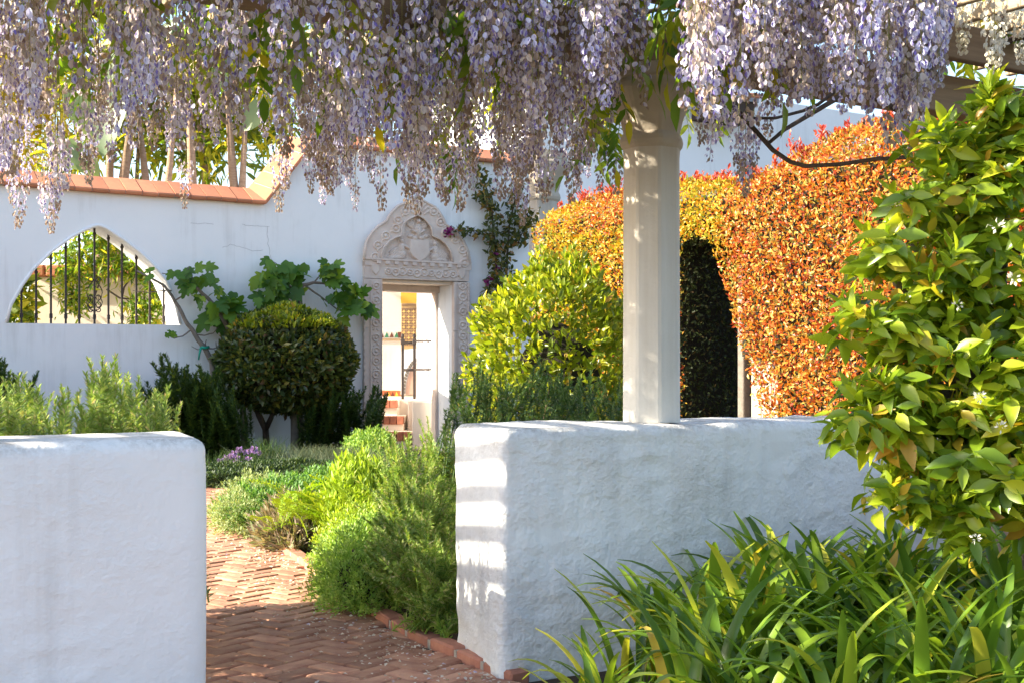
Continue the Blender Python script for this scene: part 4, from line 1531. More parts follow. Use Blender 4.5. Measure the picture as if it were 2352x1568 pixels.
for u, vb, Y in ((40, 528, 8.2), (26, 470, 8.3), (62, 450, 8.0), (108, 538, 8.1), (130, 505, 8.3), (95, 490, 8.4), (150, 440, 8.2), (60, 330, 8.2), (120, 400, 8.2), (20, 400, 8.4), (205, 430, 8.3), (425, 482, 8.3), (640, 490, 8.2), (660, 440, 8.3), (745, 472, 7.9), (820, 488, 7.6), (800, 430, 7.8), (935, 484, 7.6), (957, 497, 7.8), (975, 450, 7.5), (1060, 490, 7.6), (1085, 440, 7.6), (1200, 520, 7.4), (1180, 470, 7.4), (1260, 470, 7.2), (1330, 445, 7.0), (1375, 440, 7.0), (1350, 380, 7.0), (1215, 420, 7.2), (1640, 375, 6.6), (1715, 455, 6.6), (1700, 420, 6.6), (1728, 400, 6.7), (1760, 330, 6.4), (1610, 340, 6.6), (2035, 345, 5.1), (2090, 352, 5.0), (2065, 300, 5.0), (2120, 320, 5.2), (2000, 290, 5.2), (1860, 270, 5.2), (1960, 250, 4.9)):
    cand.append((Y, u, (u - CX) / F * Y, EYE + (HZ - vb) / F * Y))
cand.sort(key=lambda c: c[0] * (1 + 0.1 * random.random()))
far = MB()
far_mats = [W_PALE, W_VIO, W_STEM]


def mesh_arrays(me):
    n = len(me.vertices)
    V = np.empty(n * 3, np.float32)
    me.vertices.foreach_get('co', V)
    R = np.empty(n, np.float32)
    me.attributes['rnd'].data.foreach_get('value', R)
    gs = {}
    for p in me.polygons:
        gs.setdefault((p.material_index, p.loop_total), []).append(tuple(p.vertices))
    return V.reshape(-1, 3), R, {k: np.array(v) for k, v in gs.items()}


RA = {}
LEN = {}
for me in RAC + RAC_OLD_SHADE + RAC_SPARSE + RAC_W:
    RA[me.name] = mesh_arrays(me)
    LEN[me.name] = -float(RA[me.name][0][:, 2].min())
for n, (Y, u, x, zb) in enumerate(cand):
    r = random.random()
    if 1430 < u < 1570 and Y < 6.0:
        me = random.choice(RAC_SPARSE)
    elif r < 0.20 + 0.07 * (Y - 4):
        me = random.choice(RAC_OLD_SHADE)  # spent, browned; more of them further back to stand in for shade
    elif r < 0.5 and r > 0.42:
        me = random.choice(RAC_SPARSE)
    else:
        me = random.choice(RAC)
    sc_ = random.uniform(0.75, 1.1) if Y < 6.4 else random.uniform(0.62, 0.92)
    if zb < 2.35 and Y > 6.4 and random.random() < 0.6:
        me = random.choice(RAC[:5])
    M = Matrix.Translation((x, Y, zb + LEN[me.name] * sc_)) @ Matrix.Rotation(random.uniform(0, 6.28), 4, 'Z') @ Matrix.Rotation(random.gauss(0, 0.04), 4, 'X') @ Matrix.Scale(sc_, 4)
    if n < 300:
        part('flower_raceme', me, wis, M)
    else:
        V, R, gs = RA[me.name]
        Vw = (np.c_[V, np.ones(len(V))] @ np.array(M).T)[:, :3]
        n0 = far.n
        far.V.append(Vw)
        far.R.append(R)
        far.n += len(Vw)
        for (mi, _), f in gs.items():
            far.Fc.append((f + n0, mi))
part('far_racemes', far.mesh('far_racemes', far_mats), wis, kind='stuff')
# leafy canes: sprays on top of the rafters and hanging through
spots = []
for _ in range(150):
    u = random.uniform(-60, 1700)
    Y = random.uniform(4.6, 8.6)
    x = (u - CX) / F * Y
    if 4.3 < rafter_p(x, Y) < 7.4:
        spots.append((x, Y, random.uniform(2.85, 3.35)))
for u0, v0, ru, rv, Y0, n in ((1130, 45, 60, 45, 5.6, 9), (1620, -60, 50, 40, 5.3, 10), (1670, 20, 25, 45, 5.2, 9), (1545, -90, 40, 30, 5.2, 5), (1080, 30, 30, 40, 5.2, 5), (1735, 50, 50, 45, 5.6, 8), (1405, 300, 25, 30, 6.6, 5), (610, 40, 40, 40, 5.2, 4), (880, 120, 50, 60, 5.6, 5), (960, 250, 40, 60, 7.4, 6), (1060, 300, 40, 60, 7.4, 6), (180, 60, 80, 50, 6.5, 8), (1370, 150, 30, 50, 5.6, 4), (420, 60, 80, 50, 6.5, 6)):
    for _ in range(n):
        p = P(u0 + random.gauss(0, ru * 0.6), v0 + random.gauss(0, rv * 0.6), Y0 + random.uniform(-0.3, 0.3))
        spots.append((p.x, p.y, p.z + 0.1))
for x, y, z in spots:
    yaw = random.uniform(0, 6.28)
    pitch = random.uniform(-1.25, -0.2)
    M = Matrix.Translation((x, y, z)) @ Matrix.Rotation(yaw, 4, 'Z') @ Matrix.Rotation(pitch, 4, 'X') @ Matrix.Scale(random.uniform(0.9, 1.3) * (1.25 if y < 5.8 else 1.0), 4)
    part('leaf_spray', random.choice(SPR), wis, M)
# leafy roof over the rafters, thickened and run past the frame to add shade: joined
roof = MB()
SA = [mesh_arrays(m) for m in SPR]
for _ in range(300):
    x = random.uniform(-4.6, 0.9)
    y = random.uniform(4.2, 9.0)
    if not (4.3 < rafter_p(x, y) < 7.4) or x < -0.62 * y + 0.3:
        continue
    V, R, gs = random.choice(SA)
    M = Matrix.Translation((x, y, random.uniform(3.1, 3.45))) @ Matrix.Rotation(random.uniform(0, 6.28), 4, 'Z') @ Matrix.Rotation(random.uniform(-0.6, 0.2), 4, 'X') @ Matrix.Scale(random.uniform(1.0, 1.7), 4)
    roof.add((np.c_[V, np.ones(len(V))] @ np.array(M).T)[:, :3], tuple(gs.values()), (R + random.random()) % 1.0)
part('shade_roof_leaves', roof.mesh('shade_roof_leaves', G_WISL, True), wis, kind='stuff')
# canes
cane = MB()
for pts, r0, r1 in (([(1640, 205, 5.7), (1700, 262, 5.6), (1735, 300, 5.55), (1775, 345, 5.5), (1815, 372, 5.45), (1850, 382, 5.4), (1930, 378, 5.3), (2010, 366, 5.2), (2090, 362, 5.0)], 0.012, 0.008),
                    ([(1960, 205, 6.3), (1900, 240, 6.1), (1850, 270, 5.9), (1800, 300, 5.7), (1765, 330, 5.52)], 0.014, 0.008), ([(1925, 205, 6.3), (1880, 240, 6.15), (1845, 255, 6.0), (1780, 272, 5.8), (1712, 272, 5.6)], 0.010, 0.006),
                    ([(1960, 200, 6.2), (2030, 235, 6.1), (2100, 280, 6.0)], 0.016, 0.01)):
    pp = [P(*a) for a in pts]
    part('cane', MB().tube(pp, np.linspace(r0, r1, len(pp)), 7).mesh('cane', M_BARK_DARK, True), wis)
part('cane', cane.mesh('cane', M_BARK_DARK, True), wis) if cane.n else None
for _ in range(16):
    k0 = random.uniform(-4.2, 1.2)
    a = COLP + T_ * k0 + PD * random.uniform(-0.35, 2.6) + UP * 3.15
    pp = [a + T_ * (0.25 * i) + PD * 0.12 * math.sin(i * 1.1 + k0) + UP * 0.05 * math.sin(i * 1.7) for i in range(7)]
    part('cane', MB().tube(pp, np.linspace(0.016, 0.008, 7), 6).mesh('cane', M_BARK_DARK, True), wis)

wwh = thing('white_wisteria', 'white wisteria flowering on top of the brown beam above the citrus tree', 'vine', P(2300, 100, 6.8))
for u, vb, Y, me in ((2212, 128, 6.5, 0), (2285, 205, 6.3, 1), (2315, 110, 6.9, 0), (2255, 70, 7.0, 1), (2345, 150, 6.6, 0), (2200, 80, 6.7, 1), (2235, 118, 6.8, 1), (2330, 60, 7.1, 0), (2290, 130, 6.5, 0)):
    me = RAC_W[me]
    p = P(u, vb, Y)
    part('flower_raceme', me, wwh, Matrix.Translation(p + UP * LEN[me.name] * 0.9) @ Matrix.Rotation(random.uniform(0, 6), 4, 'Z') @ Matrix.Scale(0.9, 4))
for _ in range(26):
    p = P(random.uniform(2150, 2380), random.uniform(-40, 95), random.uniform(6.8, 7.6))
    part('leaf_spray', random.choice(SPR), wwh, Matrix.Translation(p) @ Matrix.Rotation(random.uniform(0, 6.28), 4, 'Z') @ Matrix.Rotation(random.uniform(-1.1, 0.3), 4, 'X') @ Matrix.Scale(1.1, 4))
for pts, rr in (([P(2400, 75, 6.7), P(2330, 88, 6.7), P(2285, 108, 6.75), P(2220, 130, 6.8)], [0.02, 0.018, 0.015, 0.01]), ([P(2300, 65, 6.7), P(2302, 30, 6.8), P(2298, -20, 6.9)], 0.012), ([P(2222, 105, 6.7), P(2218, 80, 6.8), P(2226, 60, 6.9)], 0.012)):
    part('cane', MB().tube(pts, rr, 6).mesh('cane', M_BARK_DARK, True), wwh)

# ------------------------------------------------------------------ shrubs and trees
bush = thing('round_shrub', 'tall rounded shrub with glossy yellow green leaves behind the column wall', 'shrub', (0.31, 9.5, 0))
bc, br = (0.34, 9.6, 1.10), (0.61, 0.61, 0.94)
part('light_block_core', lump(bc, [0.52 * a for a in br], 0.1, 2.5, M_CORE, 'light_block_core', 1.0), bush, kind='stuff')
pos, nr = shell(9800, bc, br, 0.72, 0.12, 3.2, 1.0, 0.0, 2.5)
d = unit(nr * 0.8 + rnd3(len(pos)) * 0.75 + np.array((0, 0, 0.45)))
nn = unit(nr + rnd3(len(pos)) * 0.8 + np.array((-0.1, 0, 0.3)))
foliage(bush, LF_CITRUS[:3], G_BUSH, G_BUSH, pos, d, nn, rng.uniform(0.055, 0.095, len(pos)), nr)
part('trunk', MB().tube([(0.33, 9.6, 0), (0.34, 9.6, 0.5), (0.3, 9.6, 1.0)], [0.05, 0.04, 0.03], 8).mesh('trunk', M_BARK, True), bush)

topi = thing('topiary_tree', 'dark clipped ball tree on bare trunks in front of the white rear wall', 'tree', (-3.0, 17.2, 0))
tc, tr_ = (-3.10, 17.6, 1.36), (0.93, 0.66, 0.69)
part('light_block_core', lump(tc, [0.86 * a for a in tr_], 0.05, 2.5, M_CORE, 'light_block_core', 2.0), topi, kind='stuff')
pos, nr = shell(8500, tc, tr_, 0.88, 0.045, 2.6, 2.0)
lowm = pos[:, 2] < 1.1
d = unit(nr * 0.7 + rnd3(len(pos)) * 0.8 + np.array((0, 0, 0.3)))
nn = unit(nr + rnd3(len(pos)) * 0.7)
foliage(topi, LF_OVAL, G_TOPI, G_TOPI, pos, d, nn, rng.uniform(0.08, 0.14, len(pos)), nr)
ng, ngn = shell(2600, (tc[0], tc[1], tc[2] + 0.02), tr_, 0.97, 0.06, 3.0, 2.5, tc[2] + 0.44)
V, Fc, R = scatter(LF_OVAL, ng, unit(ngn * 0.6 + rnd3(2600) * 0.6 + np.array((0, 0, 0.6))), unit(ngn + rnd3(2600) * 0.8), rng.uniform(0.06, 0.11, 2600))
part('lit_top_growth', MB().add(V, (Fc,), R).mesh('lit_top_growth', G_BUSH, True), topi, kind='stuff')  # yellowish young leaves, also standing in for sunlight on the crown's top
part('trunk', MB().tube([tuple(P(679, 1058, 17.7)), tuple(P(678, 1000, 17.7)), tuple(P(677, 920, 17.7)), tuple(P(676, 870, 17.7))], [0.075, 0.062, 0.06, 0.05], 12).mesh('trunk', M_BARK, True), topi)
q = MB().tube([P(613, 1058, 17.9), P(612, 1020, 17.9), P(610, 985, 17.85), P(596, 955, 17.6), P(585, 930, 17.6)], [0.06, 0.05, 0.045, 0.045, 0.03], 10)
q.tube([P(610, 985, 17.85), P(622, 960, 17.6), P(634, 930, 17.5)], [0.04, 0.035, 0.025], 8)
part('trunk', q.mesh('trunk', M_BARK_DARK, True), topi, label='darker forked trunk')

# red hedge: frame s along the hedge (towards the camera on the right), w into it, z up
HA = Vector((0.37, 17.0, 0))
HD = -PD
HI = T_


def hz_top(s):
    return 3.38 + 0.12 * math.sin(s * 0.9) + 0.42 / (1 + math.exp(-(s - 4.5) * 4)) / (1 + math.exp((s - 6.5) * 4)) - 0.25 / (1 + math.exp(-(s - 6.9) * 4))


hedge = thing('red_hedge', 'tall clipped hedge of orange and red young leaves with a dark archway cut through', 'hedge', HA + HD * 3)
open_l, z_arch = 2.80, 2.74


def open_r(z):
    return 3.50 + 0.98 * max(0.0, (2.5 - z) / 2.3)


def in_open(s, z, pad=0.0):
    if z > z_arch + pad:
        return False
    top = z_arch - 0.5 * ((s - 3.1) / 0.5) ** 2 if s < 3.1 else z_arch - 0.9 * (s - 3.1) ** 2
    return open_l - pad < s < open_r(z) + pad and z < top + pad


HW = 1.25
N = 84000
pl_, nl_, kind_ = [], [], []
cnt = 0
while cnt < N:
    r = random.random()
    s = random.uniform(-0.2, 8.3)
    if r < 0.80:
        z = random.uniform(0.0, hz_top(s))
        if in_open(s, z):
            continue
        bulge = 0.10 * noise.noise(Vector((s * 1.3, z * 1.3, 3))) - 0.10 * abs(noise.noise(Vector((s * 3.1, z * 3.1, 8))))
        top_in = max(0, z - (hz_top(s) - 0.35)) ** 2 * 2.2
        w = top_in - bulge + random.random() ** 2 * 0.16 - 0.02
        nrm = -HI + UP * (top_in * 2)
    elif r < 0.93:
        w = random.uniform(0.15, HW)
        z = hz_top(s) - 0.02 - random.random() ** 2 * 0.1 + 0.08 * noise.noise(Vector((s * 2, w * 2, 1)))
        nrm = UP
    else:
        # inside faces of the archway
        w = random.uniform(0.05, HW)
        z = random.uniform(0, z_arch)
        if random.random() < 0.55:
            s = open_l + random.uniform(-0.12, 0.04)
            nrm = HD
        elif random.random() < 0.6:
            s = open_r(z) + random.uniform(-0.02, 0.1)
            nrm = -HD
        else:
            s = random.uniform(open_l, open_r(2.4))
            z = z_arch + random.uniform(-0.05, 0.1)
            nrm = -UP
    q = HA + HD * s + HI * w
    pl_.append((q.x, q.y, z))
    nl_.append(tuple(nrm.normalized()))
    # colour zones: yellow on the left part and over the arch, red on the crown, mixed elsewhere
    yel = 0.98 - 0.36 * s + 0.35 * noise.noise(Vector((s * 1.1, z * 1.1, 5)))
    if 2.2 < s < 3.6 and z > 2.3:
        yel += 0.75
    if s > 5.6:
        yel += 0.16 * (s - 5.6) * 2
    if s < 2.2 and z > 3.0:
        yel -= 0.7
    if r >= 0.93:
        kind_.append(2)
    else:
        kind_.append(1 if yel > random.uniform(-0.25, 0.55) else 0)
    cnt += 1
pos, nr, kd = np.array(pl_), np.array(nl_), np.array(kind_)
d = unit(nr * 0.55 + rnd3(N) * 0.8 + np.array((0, 0, 0.45)))
nn = unit(nr * 0.8 + rnd3(N) * 0.85 + np.array((0, 0, 0.2)))
sz = rng.uniform(0.035, 0.066, N)
i = kd == 0
foliage(hedge, LF_OVAL[:2], G_HEDGE, G_HEDGE, pos[i], d[i], nn[i], sz[i], nr[i], 200)
i = kd == 1
foliage(hedge, LF_OVAL[:2], G_HEDGE_Y, G_HEDGE_Y, pos[i], d[i], nn[i], sz[i], nr[i], 100)
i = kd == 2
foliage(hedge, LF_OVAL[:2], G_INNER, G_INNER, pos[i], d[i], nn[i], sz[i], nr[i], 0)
# crimson shoots standing above the top
sp, sd = [], []
for _ in range(260):
    s = random.uniform(0.0, 7.2)
    w = random.uniform(0.0, 0.7)
    b_ = HA + HD * s + HI * w
    h = random.uniform(0.03, 0.22) * (0.5 + 0.8 * max(0, noise.noise(Vector((s * 2.5, w * 2, 2)))))
    for k in range(9):
        sp.append((b_.x + random.gauss(0, 0.012), b_.y + random.gauss(0, 0.012), hz_top(s) - 0.05 + h * k / 8))
        a = random.uniform(0, 6.28)
        sd.append((0.6 * math.cos(a), 0.6 * math.sin(a), 0.9))
V, Fc, R = scatter(LF_OVAL[:2], np.array(sp), np.array(sd), rnd3(len(sp)), rng.uniform(0.035, 0.065, len(sp)))
part('young_shoots', MB().add(V, (Fc,), R).mesh('young_shoots', G_HEDGE_R, True), hedge, kind='stuff')
# dark boxes added inside the leaves to block light
core = MB()
axh = [tuple(HD), tuple(HI), (0, 0, 1)]
for s0, s1, z0, z1 in ((-0.15, open_l - 0.16, 0, 3.2), (4.3, 8.2, 0, 3.3), (open_l - 0.16, 4.3, z_arch + 0.2, 3.2), (3.75, 4.3, 1.4, z_arch + 0.2)):
    c = HA + HD * ((s0 + s1) / 2) + HI * (HW / 2 + 0.12)
    core.box((c.x, c.y, (z0 + z1) / 2), ((s1 - s0) / 2, HW / 2 - 0.05, (z1 - z0) / 2), axh)
part('light_block_core', core.mesh('light_block_core', M_CORE), hedge, kind='stuff')
# dark greenery beyond the archway
beyond = thing('shaded_shrub', 'dark shaded shrub seen deep inside the hedge archway', 'shrub', HA + HD * 2.2 + HI * 2.4)
cc = HA + HD * 2.3 + HI * 2.6
pos, nr = shell(5000, (cc.x, cc.y, 1.5), (1.0, 1.0, 1.9), 0.7, 0.1, 2.5, 4.0)
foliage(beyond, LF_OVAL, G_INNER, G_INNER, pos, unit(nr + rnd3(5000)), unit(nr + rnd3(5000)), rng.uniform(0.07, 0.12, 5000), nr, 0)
# wooden gate half under the hedge
gate = thing('wooden_gate', 'grey plank gate half swallowed by the hedge archway', 'gate', HA + HD * 4.0 + HI * 0.3)
gz0, gz1 = 0.25, 2.15
for i in range(5):
    s = 3.80 + i * 0.16
    c = HA + HD * s + HI * 0.34
    part('plank', MB().box((c.x, c.y, (gz0 + gz1) / 2), (0.076, 0.018, (gz1 - gz0) / 2), axh, bev=0.006).mesh('plank', M_GATE), gate)
for z in (0.62, 1.9):
    c = HA + HD * 4.06 + HI * 0.305
    part('rail', MB().box((c.x, c.y, z), (0.4, 0.015, 0.10), axh, bev=0.005).mesh('rail', M_GATE), gate)
c = HA + HD * 3.62 + HI * 0.36
part('post', MB().box((c.x, c.y, 1.2), (0.05, 0.1, 1.2), axh, bev=0.01).mesh('post', M_BARK), gate)

# fig trained on the rear wall
fig = thing('fig_tree', 'leaning fig tree trained against the white rear wall beside the barred window', 'tree', bwp(490, 1040, 0.25))
fb = MB()
OFF = 0.22
stems = [([(500, 1040), (495, 900), (487, 832), (470, 800), (455, 780), (440, 757), (425, 735), (410, 705), (395, 680), (375, 655), (350, 640), (315, 622)], 0.045, 0.012),
         ([(560, 1040), (555, 860), (540, 790), (520, 745), (503, 715), (487, 695), (465, 675), (445, 655)], 0.045, 0.02),
         ([(445, 655), (430, 640), (405, 635), (372, 628)], 0.014, 0.006), ([(445, 655), (440, 630), (432, 615)], 0.01, 0.005),
         ([(405, 690), (430, 670), (450, 655), (465, 630)], 0.012, 0.006), ([(395, 668), (370, 668), (340, 672), (305, 668)], 0.01, 0.004),
         ([(440, 757), (420, 772), (400, 778), (380, 768)], 0.012, 0.005), ([(447, 768), (470, 770), (490, 765), (502, 752)], 0.012, 0.005),
         ([(470, 800), (455, 802), (440, 795)], 0.008, 0.004), ([(468, 798), (490, 800), (512, 795)], 0.012, 0.006), ([(498, 798), (496, 785)], 0.008, 0.004), ([(478, 805), (472, 790), (474, 780)], 0.012, 0.006),
         ([(690, 1040), (690, 760), (688, 700), (688, 675), (696, 655), (720, 650), (760, 652), (800, 645)], 0.05, 0.01),
         ([(688, 690), (670, 695), (640, 705), (610, 715)], 0.014, 0.006), ([(688, 675), (660, 655), (640, 625)], 0.02, 0.006), ([(700, 655), (735, 680), (775, 710), (810, 715)], 0.016, 0.006), ([(720, 650), (745, 625), (765, 612)], 0.012, 0.005), ([(655, 650), (640, 610), (625, 600)], 0.01, 0.004), ([(425, 655), (427, 625), (436, 612)], 0.009, 0.004), ([(380, 700), (378, 735)], 0.006, 0.003)]
for pts, r0, r1 in stems:
    pp = []
    for (a0, b0), (a1, b1) in zip(pts[:-1], pts[1:]):
        for t in (0, 0.5):
            pp.append(bwp(a0 + (a1 - a0) * t + random.uniform(-1.2, 1.2), b0 + (b1 - b0) * t + random.uniform(-1, 1), OFF))
    pp.append(bwp(*pts[-1], OFF))
    fb.tube(pp, np.linspace(r0, r1, len(pp)), 7)
part('branch', fb.mesh('branch', M_BARK, True), fig)


def fig_leaf(seed):
    q = random.Random(seed)
    lob = [(0, 0.0), (0.20, -0.06), (0.34, 0.06), (0.46, 0.30), (0.30, 0.36), (0.42, 0.60), (0.36, 0.72), (0.20, 0.62), (0.13, 0.9), (0, 1.0)]
    pts = [(x * q.uniform(0.9, 1.1), y) for x, y in lob]
    out_ = pts + [(-x * q.uniform(0.9, 1.1), y) for x, y in pts[-2:0:-1]]
    V = [(0, 0.38, 0.0)] + [(x, y, 0.25 * abs(x) - 0.3 * (y - 0.38) ** 2 - 0.35 * x * x + q.uniform(-0.02, 0.02)) for x, y in out_]
    n = len(out_)
    Fq = np.array([(0, 1 + i, 1 + (i + 1) % n) for i in range(n)])
    return np.array(V), Fq


LF_FIG = [fig_leaf(i) for i in range(4)]
fp, fd, fn_, fsz = [], [], [], []
for u0, v0, ru, rv, n, s in ((405, 632, 40, 16, 8, 0.22), (465, 645, 40, 26, 16, 0.22), (515, 712, 30, 26, 20, 0.30), (535, 705, 18, 30, 8, 0.28), (645, 655, 45, 40, 34, 0.27), (615, 600, 12, 10, 4, 0.24), (690, 640, 40, 30, 14, 0.25), (770, 640, 35, 25, 18, 0.24), (750, 610, 14, 10, 5, 0.22), (815, 700, 26, 30, 22, 0.27), (775, 690, 25, 14, 8, 0.24), (385, 770, 10, 8, 4, 0.13), (465, 685, 12, 10, 4, 0.15), (428, 618, 16, 8, 4, 0.18), (640, 700, 20, 14, 6, 0.24), (500, 655, 10, 16, 5, 0.2)):
    for _ in range(n):
        p = bwp(u0 + max(-1.3, min(1.3, random.gauss(0, 0.55))) * ru, v0 + max(-1.3, min(1.3, random.gauss(0, 0.55))) * rv, OFF + random.uniform(-0.08, 0.22))
        fp.append(tuple(p))
        a = random.uniform(0, 6.28)
        fd.append((math.cos(a) * 0.8, -0.2, -0.55 + 0.7 * math.sin(a)))
        fn_.append((random.gauss(0.1, 0.5), -0.8 + random.gauss(0, 0.4), 0.55 + random.gauss(0, 0.4)))
        fsz.append(s * random.uniform(0.6, 0.98))
fp, fd, fn_ = np.array(fp), np.array(fd), np.array(fn_)
foliage(fig, LF_FIG, G_FIG, G_FIG, fp, fd, fn_, np.array(fsz), fn_)
tie = thing('plant_tie', 'bright green ribbon tied round the leaning fig stem', 'tie', bwp(457, 800, OFF))
q = MB().tube([bwp(480, 796, OFF + 0.045), bwp(470, 799, OFF + 0.06), bwp(462, 797, OFF + 0.05)], 0.02, 6)
q.tube([bwp(462, 797, OFF + 0.05), bwp(458, 812, OFF + 0.05), bwp(456, 826, OFF + 0.05)], [0.018, 0.014, 0.01], 5)
part('ribbon', q.mesh('ribbon', M_TIE, True), tie)

# bougainvillea at the wall end
boug = thing('bougainvillea_vine', 'dark bougainvillea climbing the wall end right of the portal, few magenta flowers', 'vine', bwp(1150, 1040, 0.2))
bb = MB()
bl = []
for pts, r0, r1, dens, wdt in (([(1150, 1030), (1148, 800), (1142, 660), (1136, 560), (1128, 470), (1110, 410), (1085, 372)], 0.03, 0.01, 1.0, 15),
                               ([(1155, 1030), (1160, 700), (1165, 590), (1170, 520), (1180, 470), (1190, 430)], 0.025, 0.008, 0.8, 18),
                               ([(1135, 560), (1118, 545), (1090, 530), (1060, 528), (1035, 532)], 0.008, 0.004, 0.6, 5),
                               ([(1140, 640), (1122, 660), (1108, 690), (1102, 715)], 0.008, 0.004, 0.7, 7), ([(1128, 470), (1108, 455), (1090, 450)], 0.008, 0.004, 0.8, 6), ([(1190, 560), (1205, 520), (1215, 480)], 0.012, 0.006, 1.4, 22), ([(1085, 372), (1060, 352), (1020, 345)], 0.01, 0.005, 0.8, 10)):
    pp = [bwp(u, v, 0.12) for u, v in pts]
    bb.tube(pp, np.linspace(r0, r1, len(pp)), 6)
    for (u0, v0), (u1, v1) in zip(pts[:-1], pts[1:]):
        if v0 > 760:
            continue
        n = int(math.hypot(u1 - u0, v1 - v0) * dens * 1.5)
        for _ in range(n):
            t = random.random()
            bl.append(tuple(bwp(u0 + (u1 - u0) * t + random.gauss(0, wdt * 0.6), v0 + (v1 - v0) * t + random.gauss(0, 5), 0.12 + random.uniform(-0.08, 0.2))))
part('branch', bb.mesh('branch', M_BARK_DARK, True), boug)
bl = np.array(bl)
foliage(boug, LF_OVAL, G_BOUG, G_BOUG, bl, rnd3(len(bl)) + np.array((0, 0, -0.3)), rnd3(len(bl)) + np.array((0, -0.8, 0.4)), rng.uniform(0.07, 0.13, len(bl)), np.tile((0, -1.0, 0), (len(bl), 1)), 250)
bp_ = []
for u, v, s, n in ((1030, 532, 9, 26), (1128, 640, 6, 8), (1112, 690, 6, 10), (1120, 650, 5, 8), (1135, 585, 6, 8), (1108, 712, 6, 9), (1145, 560, 5, 6), (1170, 650, 5, 6), (1140, 615, 4, 5)):
    g_ = [tuple(bwp(u + random.gauss(0, s * 0.4), v + random.gauss(0, s * 0.4), 0.2 + random.uniform(-0.04, 0.05))) for _ in range(n)]
    V, Fc, R = scatter(LF_OVAL, np.array(g_), rnd3(n), rnd3(n) + np.array((0, -0.6, 0)), rng.uniform(0.05, 0.08, n), None, 1.5)
    part('flower', MB().add(V, (Fc,), R).mesh('flower', G_BRACT, True), boug)


# ------------------------------------------------------------------ rosemary
def rosemary_shoot(seed, L, n, needle, mat, lean=0.12):
    q = np.random.default_rng(seed)
    t = np.linspace(0, 1, 9)
    a = q.uniform(0, 6.28)
    ax = np.stack([lean * math.cos(a) * t ** 2, lean * math.sin(a) * t ** 2, t], -1) * L
    mb = MB()
    mb.tube(ax, np.linspace(0.004, 0.0015, 9), 4, 0.97, 0, cap=False)
    s = q.random(n) ** 0.8
    c = np.stack([np.interp(s, t, ax[:, j]) for j in range(3)], -1)
    an = q.uniform(0, 6.28, n)
    up = 0.28 + 1.0 * s ** 4
    d = np.stack([np.cos(an), np.sin(an), up], -1)
    nn = np.stack([-np.cos(an) * 0.4, -np.sin(an) * 0.4, np.ones(n)], -1)
    global rng
    old, rng = rng, q
    V, Fc, R = scatter(LF_NEEDLE, c, d, nn, needle * q.uniform(0.7, 1.15, n) * (1 - 0.45 * s ** 4), q.random(n), 1.4)
    rng = old
    mb.add(V, (Fc,), R, 0)
    return mb.mesh('shoot', mat, True)


def rosemary(label, shoots, spots, group=None):
    """spots: base point, direction, scale"""
    c = sum((Vector(s[0]) for s in spots), Vector()) / len(spots)
    c.z = 0
    r = thing('rosemary_bush', label, 'shrub', c, group or 'rosemary bushes round the herb garden')
    for b, dr, s in spots:
        dr = Vector(dr).normalized()
        M = Matrix.Translation(b) @ UP.rotation_difference(dr).to_matrix().to_4x4() @ Matrix.Rotation(random.uniform(0, 6.28), 4, 'Z') @ Matrix.Scale(s, 4)
        part('shoot', random.choice(shoots), r, M)
    return r


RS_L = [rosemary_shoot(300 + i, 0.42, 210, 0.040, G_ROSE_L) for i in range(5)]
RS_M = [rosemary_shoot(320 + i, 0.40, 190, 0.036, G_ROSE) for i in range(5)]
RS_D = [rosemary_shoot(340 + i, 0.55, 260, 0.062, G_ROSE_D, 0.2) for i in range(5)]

spots = []
tops = [(10, 905), (45, 868), (70, 880), (88, 870), (110, 920), (130, 930), (150, 905), (175, 868), (190, 930), (215, 905), (228, 850), (240, 806), (252, 835), (262, 820), (280, 870), (290, 850), (305, 880), (318, 920), (335, 900), (350, 880), (365, 905), (375, 890), (345, 940), (20, 930), (0, 890), (60, 900), (30, 850), (-30, 880), (-60, 860), (180, 900), (205, 940)]
tops += [(u - 120 - 60 * i, 850 + 25 * (i % 3)) for i in range(9) for u in (0,)]  # off-frame shoots added to throw shade on the path
for k in range(8):  # rows multiplied behind the wall to cast more shade
    for u, v in tops:
        if k and random.random() < 0.12:
            continue
        a_u = (u - CX) / F
        y_b = (5.30 - 0.625 * 1.30 * -1 * 1.0) / (1 - 0.625 * a_u) if False else (E0 + TH + T_ * on_line(u, E0 + TH, T_)).y
        Y = y_b + 0.18 + 0.2 * k + random.uniform(-0.08, 0.08)
        vv = v + (random.uniform(10, 75) if k else random.uniform(0, 10))
        p = P(u + (random.uniform(-22, 22) if k else 0), vv, Y)
        s = random.uniform(0.95, 1.35)
        dr = (random.gauss(0, 0.12), random.gauss(0, 0.1), 1)
        spots.append((p - Vector(dr).normalized() * 0.42 * s, dr, s))
        if random.random() < 0.7:
            spots.append((p - Vector(dr).normalized() * 0.42 * s - UP * 0.3 + Vector((random.uniform(-0.06, 0.06), 0.05, 0)), (random.gauss(0, 0.13), random.gauss(0, 0.13), 1), s))
rosemary('sunlit rosemary with pale green spikes standing behind the low white wall', RS_L, spots)


